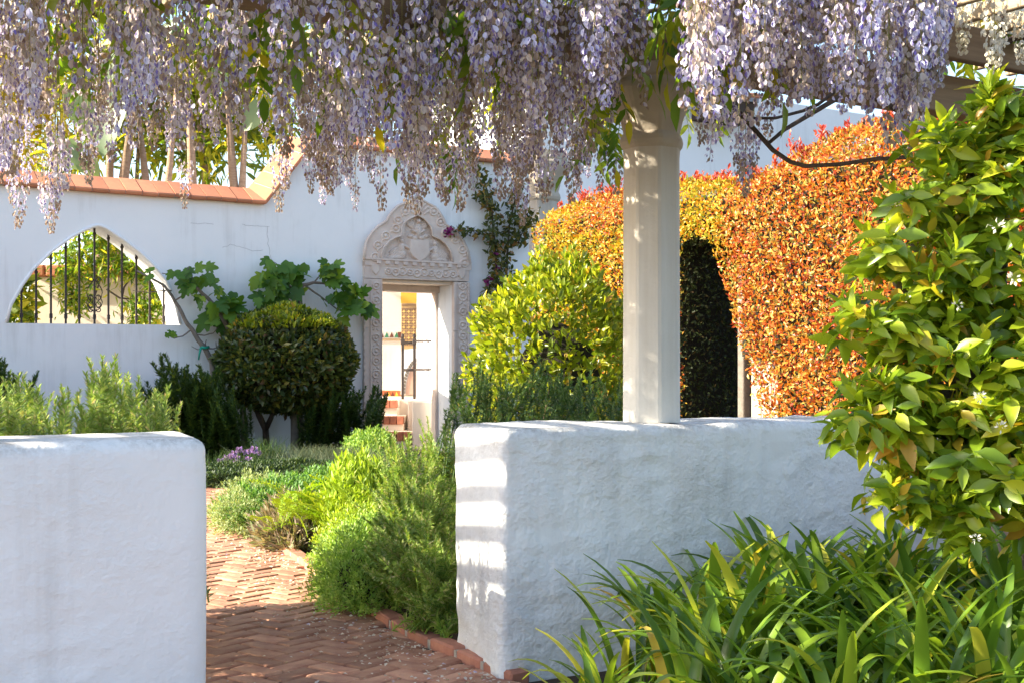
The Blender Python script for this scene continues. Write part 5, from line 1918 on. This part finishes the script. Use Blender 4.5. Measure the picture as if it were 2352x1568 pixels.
def mound_spots(c, r, n, L, spread=0.7, smin=0.85, smax=1.25, lean=(0, 0)):
    out_ = []
    for _ in range(n):
        a = random.uniform(0, 6.28)
        e = math.asin(random.uniform(0.0, 1.0))
        q = Vector((math.cos(a) * math.cos(e) * r[0], math.sin(a) * math.cos(e) * r[1], math.sin(e) * r[2])) * random.uniform(0.7, 1.0)
        tip = Vector(c) + q
        dr = Vector((math.cos(a) * math.cos(e) * spread + lean[0] + random.gauss(0, 0.2), math.sin(a) * math.cos(e) * spread + lean[1] + random.gauss(0, 0.2), 0.45 + math.sin(e))).normalized()
        s = random.uniform(smin, smax)
        b_ = tip - dr * L * s
        if b_.z < 0.0:
            b_.z = 0.01 + random.random() * 0.05
        out_.append((b_, dr, s))
    return out_


rosemary('big light green rosemary spilling beside the end of the column wall', RS_M,
         mound_spots((-0.48, 6.55, 0.25), (0.32, 0.6, 0.62), 170, 0.4, 0.9) + mound_spots((-0.60, 7.4, 0.25), (0.34, 0.4, 0.72), 90, 0.4, 0.9) + mound_spots((-0.45, 8.0, 0.3), (0.3, 0.4, 0.72), 80, 0.4, 0.9) + mound_spots((-0.33, 5.98, 0.05), (0.17, 0.2, 0.38), 60, 0.34, 1.0))
sp_ = []
for _ in range(130):
    u = random.uniform(1030, 1430)
    top = float(np.interp(u, [1030, 1075, 1130, 1180, 1230, 1290, 1340, 1400, 1440], [905, 815, 850, 880, 815, 850, 845, 860, 850]))
    Y = random.uniform(6.9, 8.0)
    p = P(u, top + abs(random.gauss(0, 50)), Y)
    dr = Vector((random.gauss(0.05, 0.28), random.gauss(0, 0.15), 1)).normalized()
    s = random.uniform(0.9, 1.3)
    sp_.append((p - dr * 0.4 * s, dr, s))
RS_MD = [rosemary_shoot(330 + i, 0.40, 210, 0.036, mat_leaf('green_rosemary_needle', [(0.0, (0.045, 0.10, 0.03)), (0.6, (0.075, 0.14, 0.04)), (0.9, (0.12, 0.19, 0.05)), (1.0, (0.25, 0.2, 0.12))], 0.3, 1.5, 0.5, 0.3) if i == 0 else bpy.data.materials['green_rosemary_needle']) for i in range(4)]
rosemary('deep green rosemary behind the column wall in front of the rounded shrub', RS_MD, sp_)


def wall_rosemary(label, us, tops_, Y, n, lean, du=0):
    o = []
    for _ in range(n):
        u = random.uniform(us[0], us[-1])
        top = float(np.interp(u, us, tops_)) + abs(random.gauss(0, 55))
        p = P(u, top, Y + random.uniform(-0.4, 0.35))
        dr = Vector((lean + random.gauss(0, 0.14), random.gauss(0, 0.1), 1)).normalized()
        s = random.uniform(1.0, 1.9)
        b_ = p - dr * 0.55 * s
        while b_.z > 0.25:
            o.append((b_, dr, s))
            b_ = b_ - dr * 0.42 * s
            dr = Vector((dr.x * 0.4, dr.y, 1)).normalized()
        o.append((Vector((b_.x, b_.y, max(b_.z, 0.0))), dr, s))
    rosemary(label, RS_D, o)


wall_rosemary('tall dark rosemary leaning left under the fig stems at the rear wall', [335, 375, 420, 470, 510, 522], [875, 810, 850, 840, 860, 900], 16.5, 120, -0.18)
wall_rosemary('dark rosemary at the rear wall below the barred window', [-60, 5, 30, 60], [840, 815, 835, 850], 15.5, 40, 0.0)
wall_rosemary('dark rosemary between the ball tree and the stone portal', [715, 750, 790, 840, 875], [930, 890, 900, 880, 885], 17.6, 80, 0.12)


# ------------------------------------------------------------------ herb bed
def herb(name, label, cat, c, r, n, tpl, mat, size, upb=0.5, lo=0.8, bump=0.2, freq=4.0, seed=1.0, core=True, n_parts=0, rel=1.0):
    t = thing(name, label, cat, (c[0], c[1], 0))
    if core:
        part('light_block_core', lump(c, [0.62 * a for a in r], 0.15, 3, M_CORE, 'light_block_core', seed, 0.0), t, kind='stuff')
    n = int(n * 1.7)
    pos, nr = shell(n, c, r, lo - 0.12, bump, freq, seed, 0.01)
    d = unit(nr * 0.6 * rel + rnd3(n) * 0.7 + np.array((0, 0, upb)))
    nn = unit(nr + rnd3(n) * 0.7 + np.array((0, 0, 0.4)))
    foliage(t, tpl, mat, mat, pos, d, nn, rng.uniform(size[0], size[1], n), nr, n_parts)
    return t


herb('oregano_mound', 'fresh green oregano mound with tiny leaves at the path edging', 'herb', (-0.78, 7.05, 0.10), (0.30, 0.62, 0.32), 13000, LF_SMALL, G_OREG, (0.016, 0.03), 0.5, 0.8, 0.22, 5, 1.3)
herb('oregano_mound', 'smaller yellowish green oregano behind the fresh green mound', 'herb', (-0.86, 7.9, 0.12), (0.34, 0.36, 0.30), 5000, LF_SMALL, G_SHRUB, (0.018, 0.032), 0.5, 0.8, 0.22, 5, 2.3)
herb('leafy_shrub', 'upright light green shrub with narrow leaves in the middle of the bed', 'shrub', (-1.02, 8.6, 0.30), (0.24, 0.26, 0.36), 3200, LF_LANCE, G_SHRUB, (0.055, 0.085), 1.3, 0.7, 0.15, 4, 3.3, n_parts=200)
herb('mint_patch', 'mid green mint patch behind the lime coloured fern', 'herb', (-1.75, 10.1, 0.12), (0.50, 0.50, 0.26), 9000, LF_SMALL, G_MINT, (0.03, 0.05), 0.6, 0.8, 0.25, 6, 4.3)
herb('mint_patch', 'shadier mint patch in front of the clipped low hedge', 'herb', (-1.45, 11.2, 0.12), (0.65, 0.5, 0.26), 8000, LF_SMALL, G_MINT, (0.03, 0.05), 0.6, 0.8, 0.25, 6, 4.8)
herb('thyme_mound', 'grey green thyme at the far end of the curved edging', 'herb', (-2.05, 10.4, 0.10), (0.32, 0.9, 0.28), 10000, LF_SMALL, G_THYME, (0.018, 0.032), 0.5, 0.8, 0.25, 6, 5.3)
lav = herb('lavender_plant', 'dry brownish lavender clump spilling over the edging bricks', 'herb', (-1.52, 9.15, 0.08), (0.27, 0.36, 0.24), 5200, LF_NEEDLE, G_LAV, (0.05, 0.10), 0.6, 0.6, 0.25, 6, 6.3, rel=1.6)
herb('clipped_hedge', 'low dark clipped hedge crossing behind the herb bed', 'hedge', (-2.35, 13.9, 0.06), (1.45, 0.40, 0.20), 15000, LF_SMALL, G_DARKH, (0.03, 0.05), 0.5, 0.85, 0.12, 5, 7.3)
herb('leafy_shrub', 'small bright shrub at the foot of the stone portal', 'shrub', (-1.72, 15.6, 0.15), (0.34, 0.4, 0.35), 4500, LF_SMALL, G_OREG, (0.035, 0.055), 0.6, 0.8, 0.25, 5, 8.3)

# lime coloured ferny fronds
fern = thing('fern_plant', 'lime yellow ferny plant between the mint and the upright shrub', 'fern', (-1.28, 8.7, 0))


def frond_mesh(seed):
    q = np.random.default_rng(seed)
    t = np.linspace(0, 1, 8)
    ax = np.stack([0.03 * np.sin(3 * t), 0.30 * t, 0.14 * t - 0.2 * t ** 2.2], -1)
    mb = MB()
    mb.tube(ax, np.linspace(0.003, 0.001, 8), 4, 0.2, 0, cap=False)
    ps, ds = [], []
    for s in np.linspace(0.15, 1, 15):
        c = [np.interp(s, t, ax[:, j]) for j in range(3)]
        for sd in (-1, 1):
            for k in (0.35, 0.7, 1.0):
                ps.append(np.array(c) + np.array((sd * 0.05 * k * math.sin(s * math.pi * 0.9), 0.02 * k, 0)))
                ds.append((sd, 0.7, 0.1))
    ps, ds = np.array(ps), np.array(ds)
    V, Fc, R = scatter(LF_TINY, ps, ds, np.array((0, 0, 1.0)) + q.normal(0, 0.3, (len(ps), 3)), q.uniform(0.022, 0.034, len(ps)), q.random(len(ps)) * 0.3)
    mb.add(V, (Fc,), R)
    return mb.mesh('frond', G_TANSY, True)


FR = [frond_mesh(i) for i in range(3)]
for i in range(72):
    a = random.uniform(0, 6.28)
    M = Matrix.Translation((-1.22 + random.gauss(0, 0.15), 8.75 + random.gauss(0, 0.2), random.uniform(0.10, 0.30))) @ Matrix.Rotation(a, 4, 'Z') @ Matrix.Rotation(random.uniform(0.3, 1.1), 4, 'X') @ Matrix.Scale(random.uniform(0.8, 1.2), 4)
    part('frond', random.choice(FR), fern, M)


def blades(root, n, c, spread, h, w, mat, name='blade', lean=0.35, hmin=0.5):
    pos = np.array([(c[0] + random.gauss(0, spread[0]), c[1] + random.gauss(0, spread[1]), c[2]) for _ in range(n)])
    mb = MB()
    for p in pos:
        a, l, hh = random.uniform(0, 6.28), random.uniform(0.05, lean), h * random.uniform(hmin, 1.1)
        pts = [(p[0] + math.cos(a) * l * hh * t ** 2, p[1] + math.sin(a) * l * hh * t ** 2, p[2] + hh * t) for t in (0, 0.35, 0.7, 1.0)]
        mb.tube(pts, np.array((1, 0.8, 0.55, 0.1)) * w, 3, random.random(), 0, cap=False)
    part(name, mb.mesh(name, mat, True), root, kind='stuff')


ch = thing('chive_clump', 'chives with small purple flower heads at the foot of the white rear wall', 'herb', P(545, 1080, 14.4))
cp = P(545, 1100, 14.4)
blades(ch, 420, (cp.x, cp.y, 0.05), (0.28, 0.16), 0.30, 0.004, G_CHIVE, lean=0.6)
gp = P(612, 1095, 14.6)
gr = thing('grass_tuft', 'upright green grass tuft between the chives and the pale trunk', 'grass', (gp.x, gp.y, 0))
blades(gr, 260, (gp.x, gp.y, 0.05), (0.07, 0.07), 0.42, 0.005, G_CHIVE, lean=0.7)
fl_me = MB()
hd_ = rnd3(46)
V, Fc, R = scatter(LF_TINY, hd_ * 0.012, hd_, rnd3(46), 0.028)
fl_me = MB().add(V, (Fc,), R).mesh('flower_head', G_CHIVEF)
for u, v in ((507, 1058), (520, 1050), (532, 1046), (545, 1050), (562, 1037), (572, 1035), (584, 1031), (595, 1039), (571, 1054), (562, 1060), (550, 1031), (542, 1062), (538, 1040)):
    p = P(u, v, 14.3 + random.uniform(-0.2, 0.2))
    part('flower_head', fl_me, ch, Matrix.Translation(p) @ Matrix.Rotation(random.uniform(0, 6), 4, 'Z') @ Matrix.Scale(random.uniform(0.9, 1.4), 4))
gg = thing('grey_herb', 'silvery grey herb drift with feathery tips under the ball tree', 'herb', P(740, 1090, 14.6))
cp = P(745, 1100, 14.6)
blades(gg, 1900, (cp.x, cp.y, 0.08), (0.34, 0.22), 0.30, 0.005, G_GREY, lean=0.9, hmin=0.45)

# ------------------------------------------------------------------ citrus tree
cit = thing('citrus_tree', 'glossy leafy citrus tree with some yellow leaves on the right', 'tree', (2.0, 4.9, 0))
CY = 4.35
blobs = [((2310, 560), 265, 330), ((2290, 860), 320, 290), ((2180, 1010), 210, 170), ((2330, 1080), 230, 150), ((2130, 620), 130, 150), ((2230, 400), 130, 140), ((2040, 930), 110, 120), ((2330, 300), 110, 120), ((2160, 1130), 120, 90), ((2080, 760), 120, 90), ((2000, 560), 50, 60), ((1965, 720), 45, 60), ((1945, 960), 45, 60), ((2030, 1110), 55, 50), ((2140, 330), 60, 60), ((2250, 250), 50, 60), ((2060, 460), 50, 50), ((2200, 1210), 50, 45)]
cp_, cd_, cn_, cs_, csh = [], [], [], [], []
for (u, v), ru, rv in blobs:
    c = P(u, v, CY + (0.25 if ru < 140 else 0.35))
    r = (ru / F * CY, 0.42 if ru > 150 else 0.25, rv / F * CY)
    n = int((26 if ru > 80 else 7) + ru * rv / 700)
    for _ in range(n):
        q = Vector(rnd3(1)[0])
        if q.y > 0.5 and random.random() < 0.7:
            q.y = -q.y
        k = random.uniform(0.55, 1.0)
        tip = c + Vector((q.x * r[0], q.y * r[1], q.z * r[2])) * k
        ax = (q * 0.6 + Vector((-0.15, -0.1, 0.75)) + Vector(rnd3(1)[0]) * 0.4).normalized()
        young = random.random() < 0.55
        m = random.randint(6, 9) if young else random.randint(5, 8)
        for j in range(m):
            a = j * 2.4 + random.uniform(-0.3, 0.3)
            t = Vector((math.cos(a), math.sin(a), 0))
            t = (t - ax * t.dot(ax))
            t = t.normalized() if t.length > 0.1 else Vector((1, 0, 0))
            out_k = (0.35 + 0.9 * (j / m)) if young else (0.9 + 0.5 * j / m)
            dr = (ax * (1.0 if young else 0.25) + t * out_k + Vector((0, 0, 0 if young else -0.45))).normalized()
            cp_.append(tuple(tip - ax * 0.10 * j / m))
            cd_.append(tuple(dr))
            cn_.append(tuple((ax + t * -0.3 + Vector(rnd3(1)[0]) * 0.35)))
            cs_.append(random.uniform(0.065, 0.10) if young else random.uniform(0.085, 0.13))
            csh.append(tuple(q))
foliage(cit, LF_CITRUS, G_CITRUS, G_CITRUS, np.array(cp_), np.array(cd_), np.array(cn_), np.array(cs_), np.array(csh))
q = MB().tube([(2.05, 4.95, 0), (2.0, 4.9, 0.5), (1.85, 4.8, 0.95)], [0.06, 0.055, 0.045], 9)
for (u, v), ru, rv in blobs:
    e = P(u, v, CY + 0.35)
    q.tube([(1.85, 4.8, 0.9), tuple((Vector((1.85, 4.8, 0.95)) + e) / 2 + Vector((0, 0.08, 0.05))), tuple(e)], [0.03, 0.02, 0.01], 6)
    for _ in range(10 if ru > 80 else 0):
        f_ = e + Vector(rnd3(1)[0]) * Vector((ru / F * CY, 0.3, rv / F * CY)).length * 0.32
        q.tube([tuple(e), tuple((e + f_) / 2 + Vector((0, 0, 0.03))), tuple(f_)], [0.008, 0.006, 0.003], 4)
part('branch', q.mesh('branch', M_BARK, True), cit)
for u, v, s in ((2290, 520, 1), (2250, 910, 0.8), (2330, 640, 0.9), (2240, 1235, 0.7), (2200, 700, 0.7), (2300, 980, 0.8)):
    p = P(u, v, CY - 0.12)
    n = 14
    dv = rnd3(n)
    V, Fc, R = scatter(LF_SMALL, np.array(p) + dv * 0.012 * s, dv, rnd3(n), 0.02 * s, rng.random(n) * 0.3, 1.3)
    part('blossom', MB().add(V, (Fc,), R).mesh('blossom', W_WHITE), cit)


# ------------------------------------------------------------------ agapanthus
def strap(seed, L=0.66, W=0.0185):
    q = random.Random(seed)
    bend = q.uniform(0.6, 2.5)
    tw = q.uniform(-0.5, 0.5)
    V, Fq = [], []
    N_ = 11
    x, z, an = 0.0, 0.0, q.uniform(0.02, 0.22)
    for i in range(N_ + 1):
        t = i / N_
        w = W * (0.75 + 0.5 * math.sin(math.pi * min(1, t * 1.15))) * (1 if t < 0.8 else max(0.06, 1 - ((t - 0.8) / 0.2) ** 2) ** 0.5)
        ta = tw * t
        nx, nz = -math.cos(an), math.sin(an)
        for sd, dz in ((-1, 0.35), (0, 0.0), (1, 0.35)):
            V.append((x + nx * dz * w + math.sin(ta) * sd * w * 0.4, sd * w * math.cos(ta), z + nz * dz * w))
        x += L / N_ * math.sin(an)
        z += L / N_ * math.cos(an)
        an += bend / N_ * (0.5 + 1.2 * t)
        if i:
            b_ = (i - 1) * 3
            for k in (0, 1):
                Fq += [(b_ + k, b_ + k + 1, b_ + k + 4, b_ + k + 3)]
    return MB().add(V, Fq).mesh('leaf', G_AGA, True)


STR = [strap(i) for i in range(14)]
aga = thing('agapanthus_clump', 'dense clump of strappy green agapanthus leaves at the foot of the column wall', 'plant', (1.3, 4.7, 0))
lv = []
for _ in range(118):
    u = random.uniform(1330, 2420)
    Y = random.uniform(3.75, 5.7)
    x = (u - CX) / F * Y
    wl_y = C0.y + (x - C0.x) * T_.y / T_.x          # wall face at this x
    if Y > wl_y - 0.16:
        continue
    lim = np.interp(u, [1250, 1400, 1550, 1650, 2400], [4.2, 4.75, 5.1, 6.0, 6.5])
    if Y > lim:
        continue
    fan = random.uniform(0, 6.28)
    hs = 0.55 + 0.45 * min(1, max(0, (u - 1300) / 350)) * (0.8 + 0.2 * min(1, Y - 3.7))
    for j in range(random.randint(8, 12)):
        yaw = fan + random.choice((0, math.pi)) + random.gauss(0, 0.6)
        lv.append((Y, x + random.gauss(0, 0.03), random.uniform(0, 0.03), yaw, random.uniform(0.75, 1.15) * hs, random.gauss(0, 0.12)))
lv.sort()
mbr = MB()
for n, (Y, x, z, yaw, s, tl) in enumerate(lv):
    M = Matrix.Translation((x, Y + random.gauss(0, 0.03), z)) @ Matrix.Rotation(yaw, 4, 'Z') @ Matrix.Rotation(tl, 4, 'Y') @ Matrix.Scale(s, 4)
    me = random.choice(STR)
    if n % 3 != 2 and n * 2 / 3 < 300:
        part('leaf', me, aga, M)
    else:
        V, R, gs = mesh_arrays(me)
        Vw = (np.c_[V, np.ones(len(V))] @ np.array(M).T)[:, :3]
        mbr.add(Vw, tuple(gs.values()), random.random())
part('inner_leaves', mbr.mesh('inner_leaves', G_AGA, True), aga, kind='stuff')

# ------------------------------------------------------------------ planting behind the rear wall
def leaf_tree(name, label, cat, blobs_, n_each, tpl, mat, size, trunks, tmat, extra=None):
    t = thing(name, label, cat, trunks[0][0])
    ps, ns = [], []
    for c, r, n in blobs_:
        p_, n_ = shell(n, c, r, 0.45, 0.2, 3, c[0], 0.2)
        ps.append(p_)
        ns.append(n_)
    ps, ns = np.concatenate(ps), np.concatenate(ns)
    N_ = len(ps)
    foliage(t, tpl, mat, mat, ps, unit(ns * 0.4 + rnd3(N_) * 0.8 + np.array((0, 0, -0.2))), unit(rnd3(N_) + np.array((0, 0, 0.6))), rng.uniform(size[0], size[1], N_), ns, 0)
    for k, tr in enumerate(trunks):
        part('trunk', MB().tube(tr, np.linspace(tr_r, tr_r * 0.6, len(tr)), 9).mesh('trunk', tmat, True), t)
    return t


tr_r = 0.10


def Pt(u, v, Y):
    return tuple(P(u, v, Y))


leaf_tree('golden_tree', 'sunlit golden leaved tree above the coping at the far left', 'tree',
          [(Pt(20, 200, 22), (0.9, 0.7, 0.8), 700), (Pt(40, 320, 22), (0.6, 0.5, 0.6), 350), (Pt(-120, 150, 22), (1.0, 0.8, 1.2), 600), (Pt(160, 250, 22), (0.5, 0.5, 0.7), 220)], 0, LF_LANCE, G_YTREE, (0.22, 0.42),
          [[Pt(-20, 850, 22), Pt(-10, 450, 22), Pt(10, 250, 22)]], M_BARK_PALM)
leaf_tree('green_tree', 'shaded green tree behind the rear wall between golden tree and trunks', 'tree',
          [(Pt(200, 120, 21.3), (0.8, 0.6, 1.0), 420), (Pt(350, 200, 21.6), (0.9, 0.6, 0.9), 520), (Pt(500, 180, 21.7), (0.9, 0.6, 0.9), 520), (Pt(600, 130, 22.0), (0.8, 0.6, 0.8), 420), (Pt(430, 330, 22.0), (0.8, 0.5, 0.5), 260), (Pt(620, 260, 22.2), (0.4, 0.5, 0.6), 200)], 0, LF_OVAL, G_TREE, (0.14, 0.3),
          [[Pt(480, 800, 21.8), Pt(475, 500, 21.8), Pt(470, 200, 21.8)]], M_BARK_PALM)
palm = thing('strelitzia_clump', 'clump of tall fibrous stems with broad grey green leaves behind the coping', 'plant', P(260, 800, 18.9))
tr_r = 0.05
for u0, u1, v1, Y in ((238, 205, 250, 18.6), (248, 255, 190, 18.8), (256, 310, 210, 18.7), (352, 318, 260, 18.8), (362, 410, 150, 19.2), (455, 430, 110, 19.4), (548, 566, 240, 19.6), (553, 520, 180, 19.6)):
    Y += 1.2
    tr = [Pt(u0, 850, Y), Pt(u0 + (u1 - u0) * 0.25, 500, Y), Pt(u0 + (u1 - u0) * 0.55, 400, Y), Pt(u1, v1, Y)]
    part('stem', MB().tube(tr, [a_ * random.uniform(0.65, 1.25) for a_ in (0.085, 0.08, 0.065, 0.03)], 9).mesh('stem', M_BARK_PALM, True), palm)
big = [leaf_tpl([(0, 0.02), (0.12, 0.14), (0.35, 0.24), (0.65, 0.23), (0.88, 0.12), (1, 0)], 0.25, c_) for c_ in (0.15, 0.35)]
bigm = [MB().add(v, (f,)).mesh('broad_leaf', G_BANANA, True) for v, f in big]
for u, v, Y, du, dv, s in ((236, 360, 18.4, 6, -60, 1.25), (220, 320, 18.5, -30, -60, 0.9), (262, 290, 18.6, 12, -50, 0.9), (340, 170, 19, 20, -50, 1.0), (395, 200, 19, -20, -60, 1.0), (450, 130, 19.2, 15, -50, 1.0), (250, 190, 18.7, 8, -60, 1.1), (300, 200, 18.8, 40, -40, 1.0), (520, 180, 19.2, 10, -60, 1.0), (560, 300, 19.2, 40, -50, 0.9), (600, 190, 19.4, 20, -60, 1.0), (470, 220, 19, 30, -40, 0.9), (225, 410, 18.4, -25, -35, 0.7), (180, 390, 18.3, -30, -40, 0.7)):
    Y += 1.2
    a, b_ = P(u, v, Y), P(u + du, v + dv, Y - 0.1)
    yv = (b_ - a).normalized()
    xv = yv.cross(Vector((random.uniform(-0.5, 0.5), -1, 0.3))).normalized()
    part('broad_leaf', random.choice(bigm), palm, frame_matrix(a, xv, yv, xv.cross(yv), s))

leaf_tree('yellow_green_shrub', 'sunlit yellow green leaves filling the space above the lower coping', 'shrub',
          [(Pt(u_, v_, 21.2), (0.55, 0.35, 0.5), 150) for u_, v_ in ((150, 370), (230, 300), (330, 340), (410, 300), (500, 350), (590, 320), (300, 240), (180, 180), (540, 260), (450, 220), (640, 250))], 0, LF_LANCE, G_TREE, (0.18, 0.36),
          [[Pt(300, 850, 21.4), Pt(310, 500, 21.4), Pt(320, 300, 21.4)]], M_BARK_PALM)

# creeper hanging over the cream wall behind the window
crp = thing('green_creeper', 'yellow green creeper hanging over the cream wall behind the barred window', 'creeper', P(240, 850, 20.3))
cps = []
for u, v, ru, rv, n in ((165, 600, 45, 60, 230), (175, 690, 40, 30, 130), (240, 560, 50, 30, 160), (285, 610, 55, 40, 230), (350, 640, 40, 45, 170), (320, 700, 45, 20, 110), (330, 735, 40, 18, 120), (370, 690, 25, 18, 60), (215, 620, 30, 30, 80), (150, 640, 25, 30, 60), (225, 520, 60, 20, 100)):
    for _ in range(int(n * 1.7)):
        cps.append(Pt(u + random.gauss(0, 0.5) * ru, v + random.gauss(0, 0.5) * rv, 18.55 + random.uniform(-0.15, 0.15)))
cps = np.array(cps)
nc = len(cps)
foliage(crp, LF_LANCE, G_WISL, G_WISL, cps, unit(rnd3(nc) * 0.9 + np.array((0, 0, -0.3))), unit(rnd3(nc) + np.array((0, -0.6, 0.5))), rng.uniform(0.10, 0.2, nc), np.tile((0, -1.0, 0), (nc, 1)), 250)
q = MB()
for pts in ([(300, 640), (285, 660), (280, 690)], [(210, 700), (232, 640), (200, 590), (190, 530)], [(245, 665), (275, 685), (320, 690)], [(160, 720), (170, 640), (200, 560)]):
    q.tube([P(u, v, 18.6) for u, v in pts], 0.014, 5)
part('branch', q.mesh('branch', M_BARK_DARK, True), crp)
wsh = thing('leafy_shrub', 'dark shrub seen through the left corner of the barred window', 'shrub', P(30, 800, 18.3))
pos, nr = shell(900, Pt(30, 720, 18.4), (0.3, 0.4, 1.0), 0.5, 0.2, 3, 9)
foliage(wsh, LF_OVAL, G_TREE, G_TREE, pos, rnd3(900), rnd3(900), rng.uniform(0.12, 0.25, 900), nr, 0)

# ------------------------------------------------------------------ fallen petals
pp, n = [], 0
while len(pp) < 1300:
    y = 4.4 + 5.2 * random.random() ** 1.5
    x = float(edge_x(y)) - abs(random.gauss(0, 0.22)) - 0.01
    if random.random() < 0.3:
        x = float(edge_x(y)) - random.uniform(0, 1.3)
    if noise.noise(Vector((x * 3, y * 3, 0))) < random.uniform(-0.45, 0.25):
        continue
    pp.append((x, y, random.uniform(0.006, 0.012)))
pp = np.array(pp)
V, Fc, R = scatter(LF_SMALL, pp, rnd3(len(pp)) * np.array((1, 1, 0.15)), np.array((0, 0, 1.0)) + rng.normal(0, 0.35, (len(pp), 3)), rng.uniform(0.012, 0.026, len(pp)), rng.uniform(0.3, 0.99, len(pp)), 1.6)
W_FALLEN = mat_leaf('withered_petal', [(0.0, (0.62, 0.56, 0.50)), (0.6, (0.70, 0.62, 0.55)), (0.85, (0.5, 0.38, 0.28)), (1.0, (0.5, 0.46, 0.66))], 0.2, 1.0, 0.7, 0.15)
fp_ = part('fallen_petals', MB().add(V, (Fc,), R).mesh('fallen_petals', W_FALLEN), kind='stuff')
tag(fp_, 'pale fallen wisteria petals scattered over the brick path', 'petals')
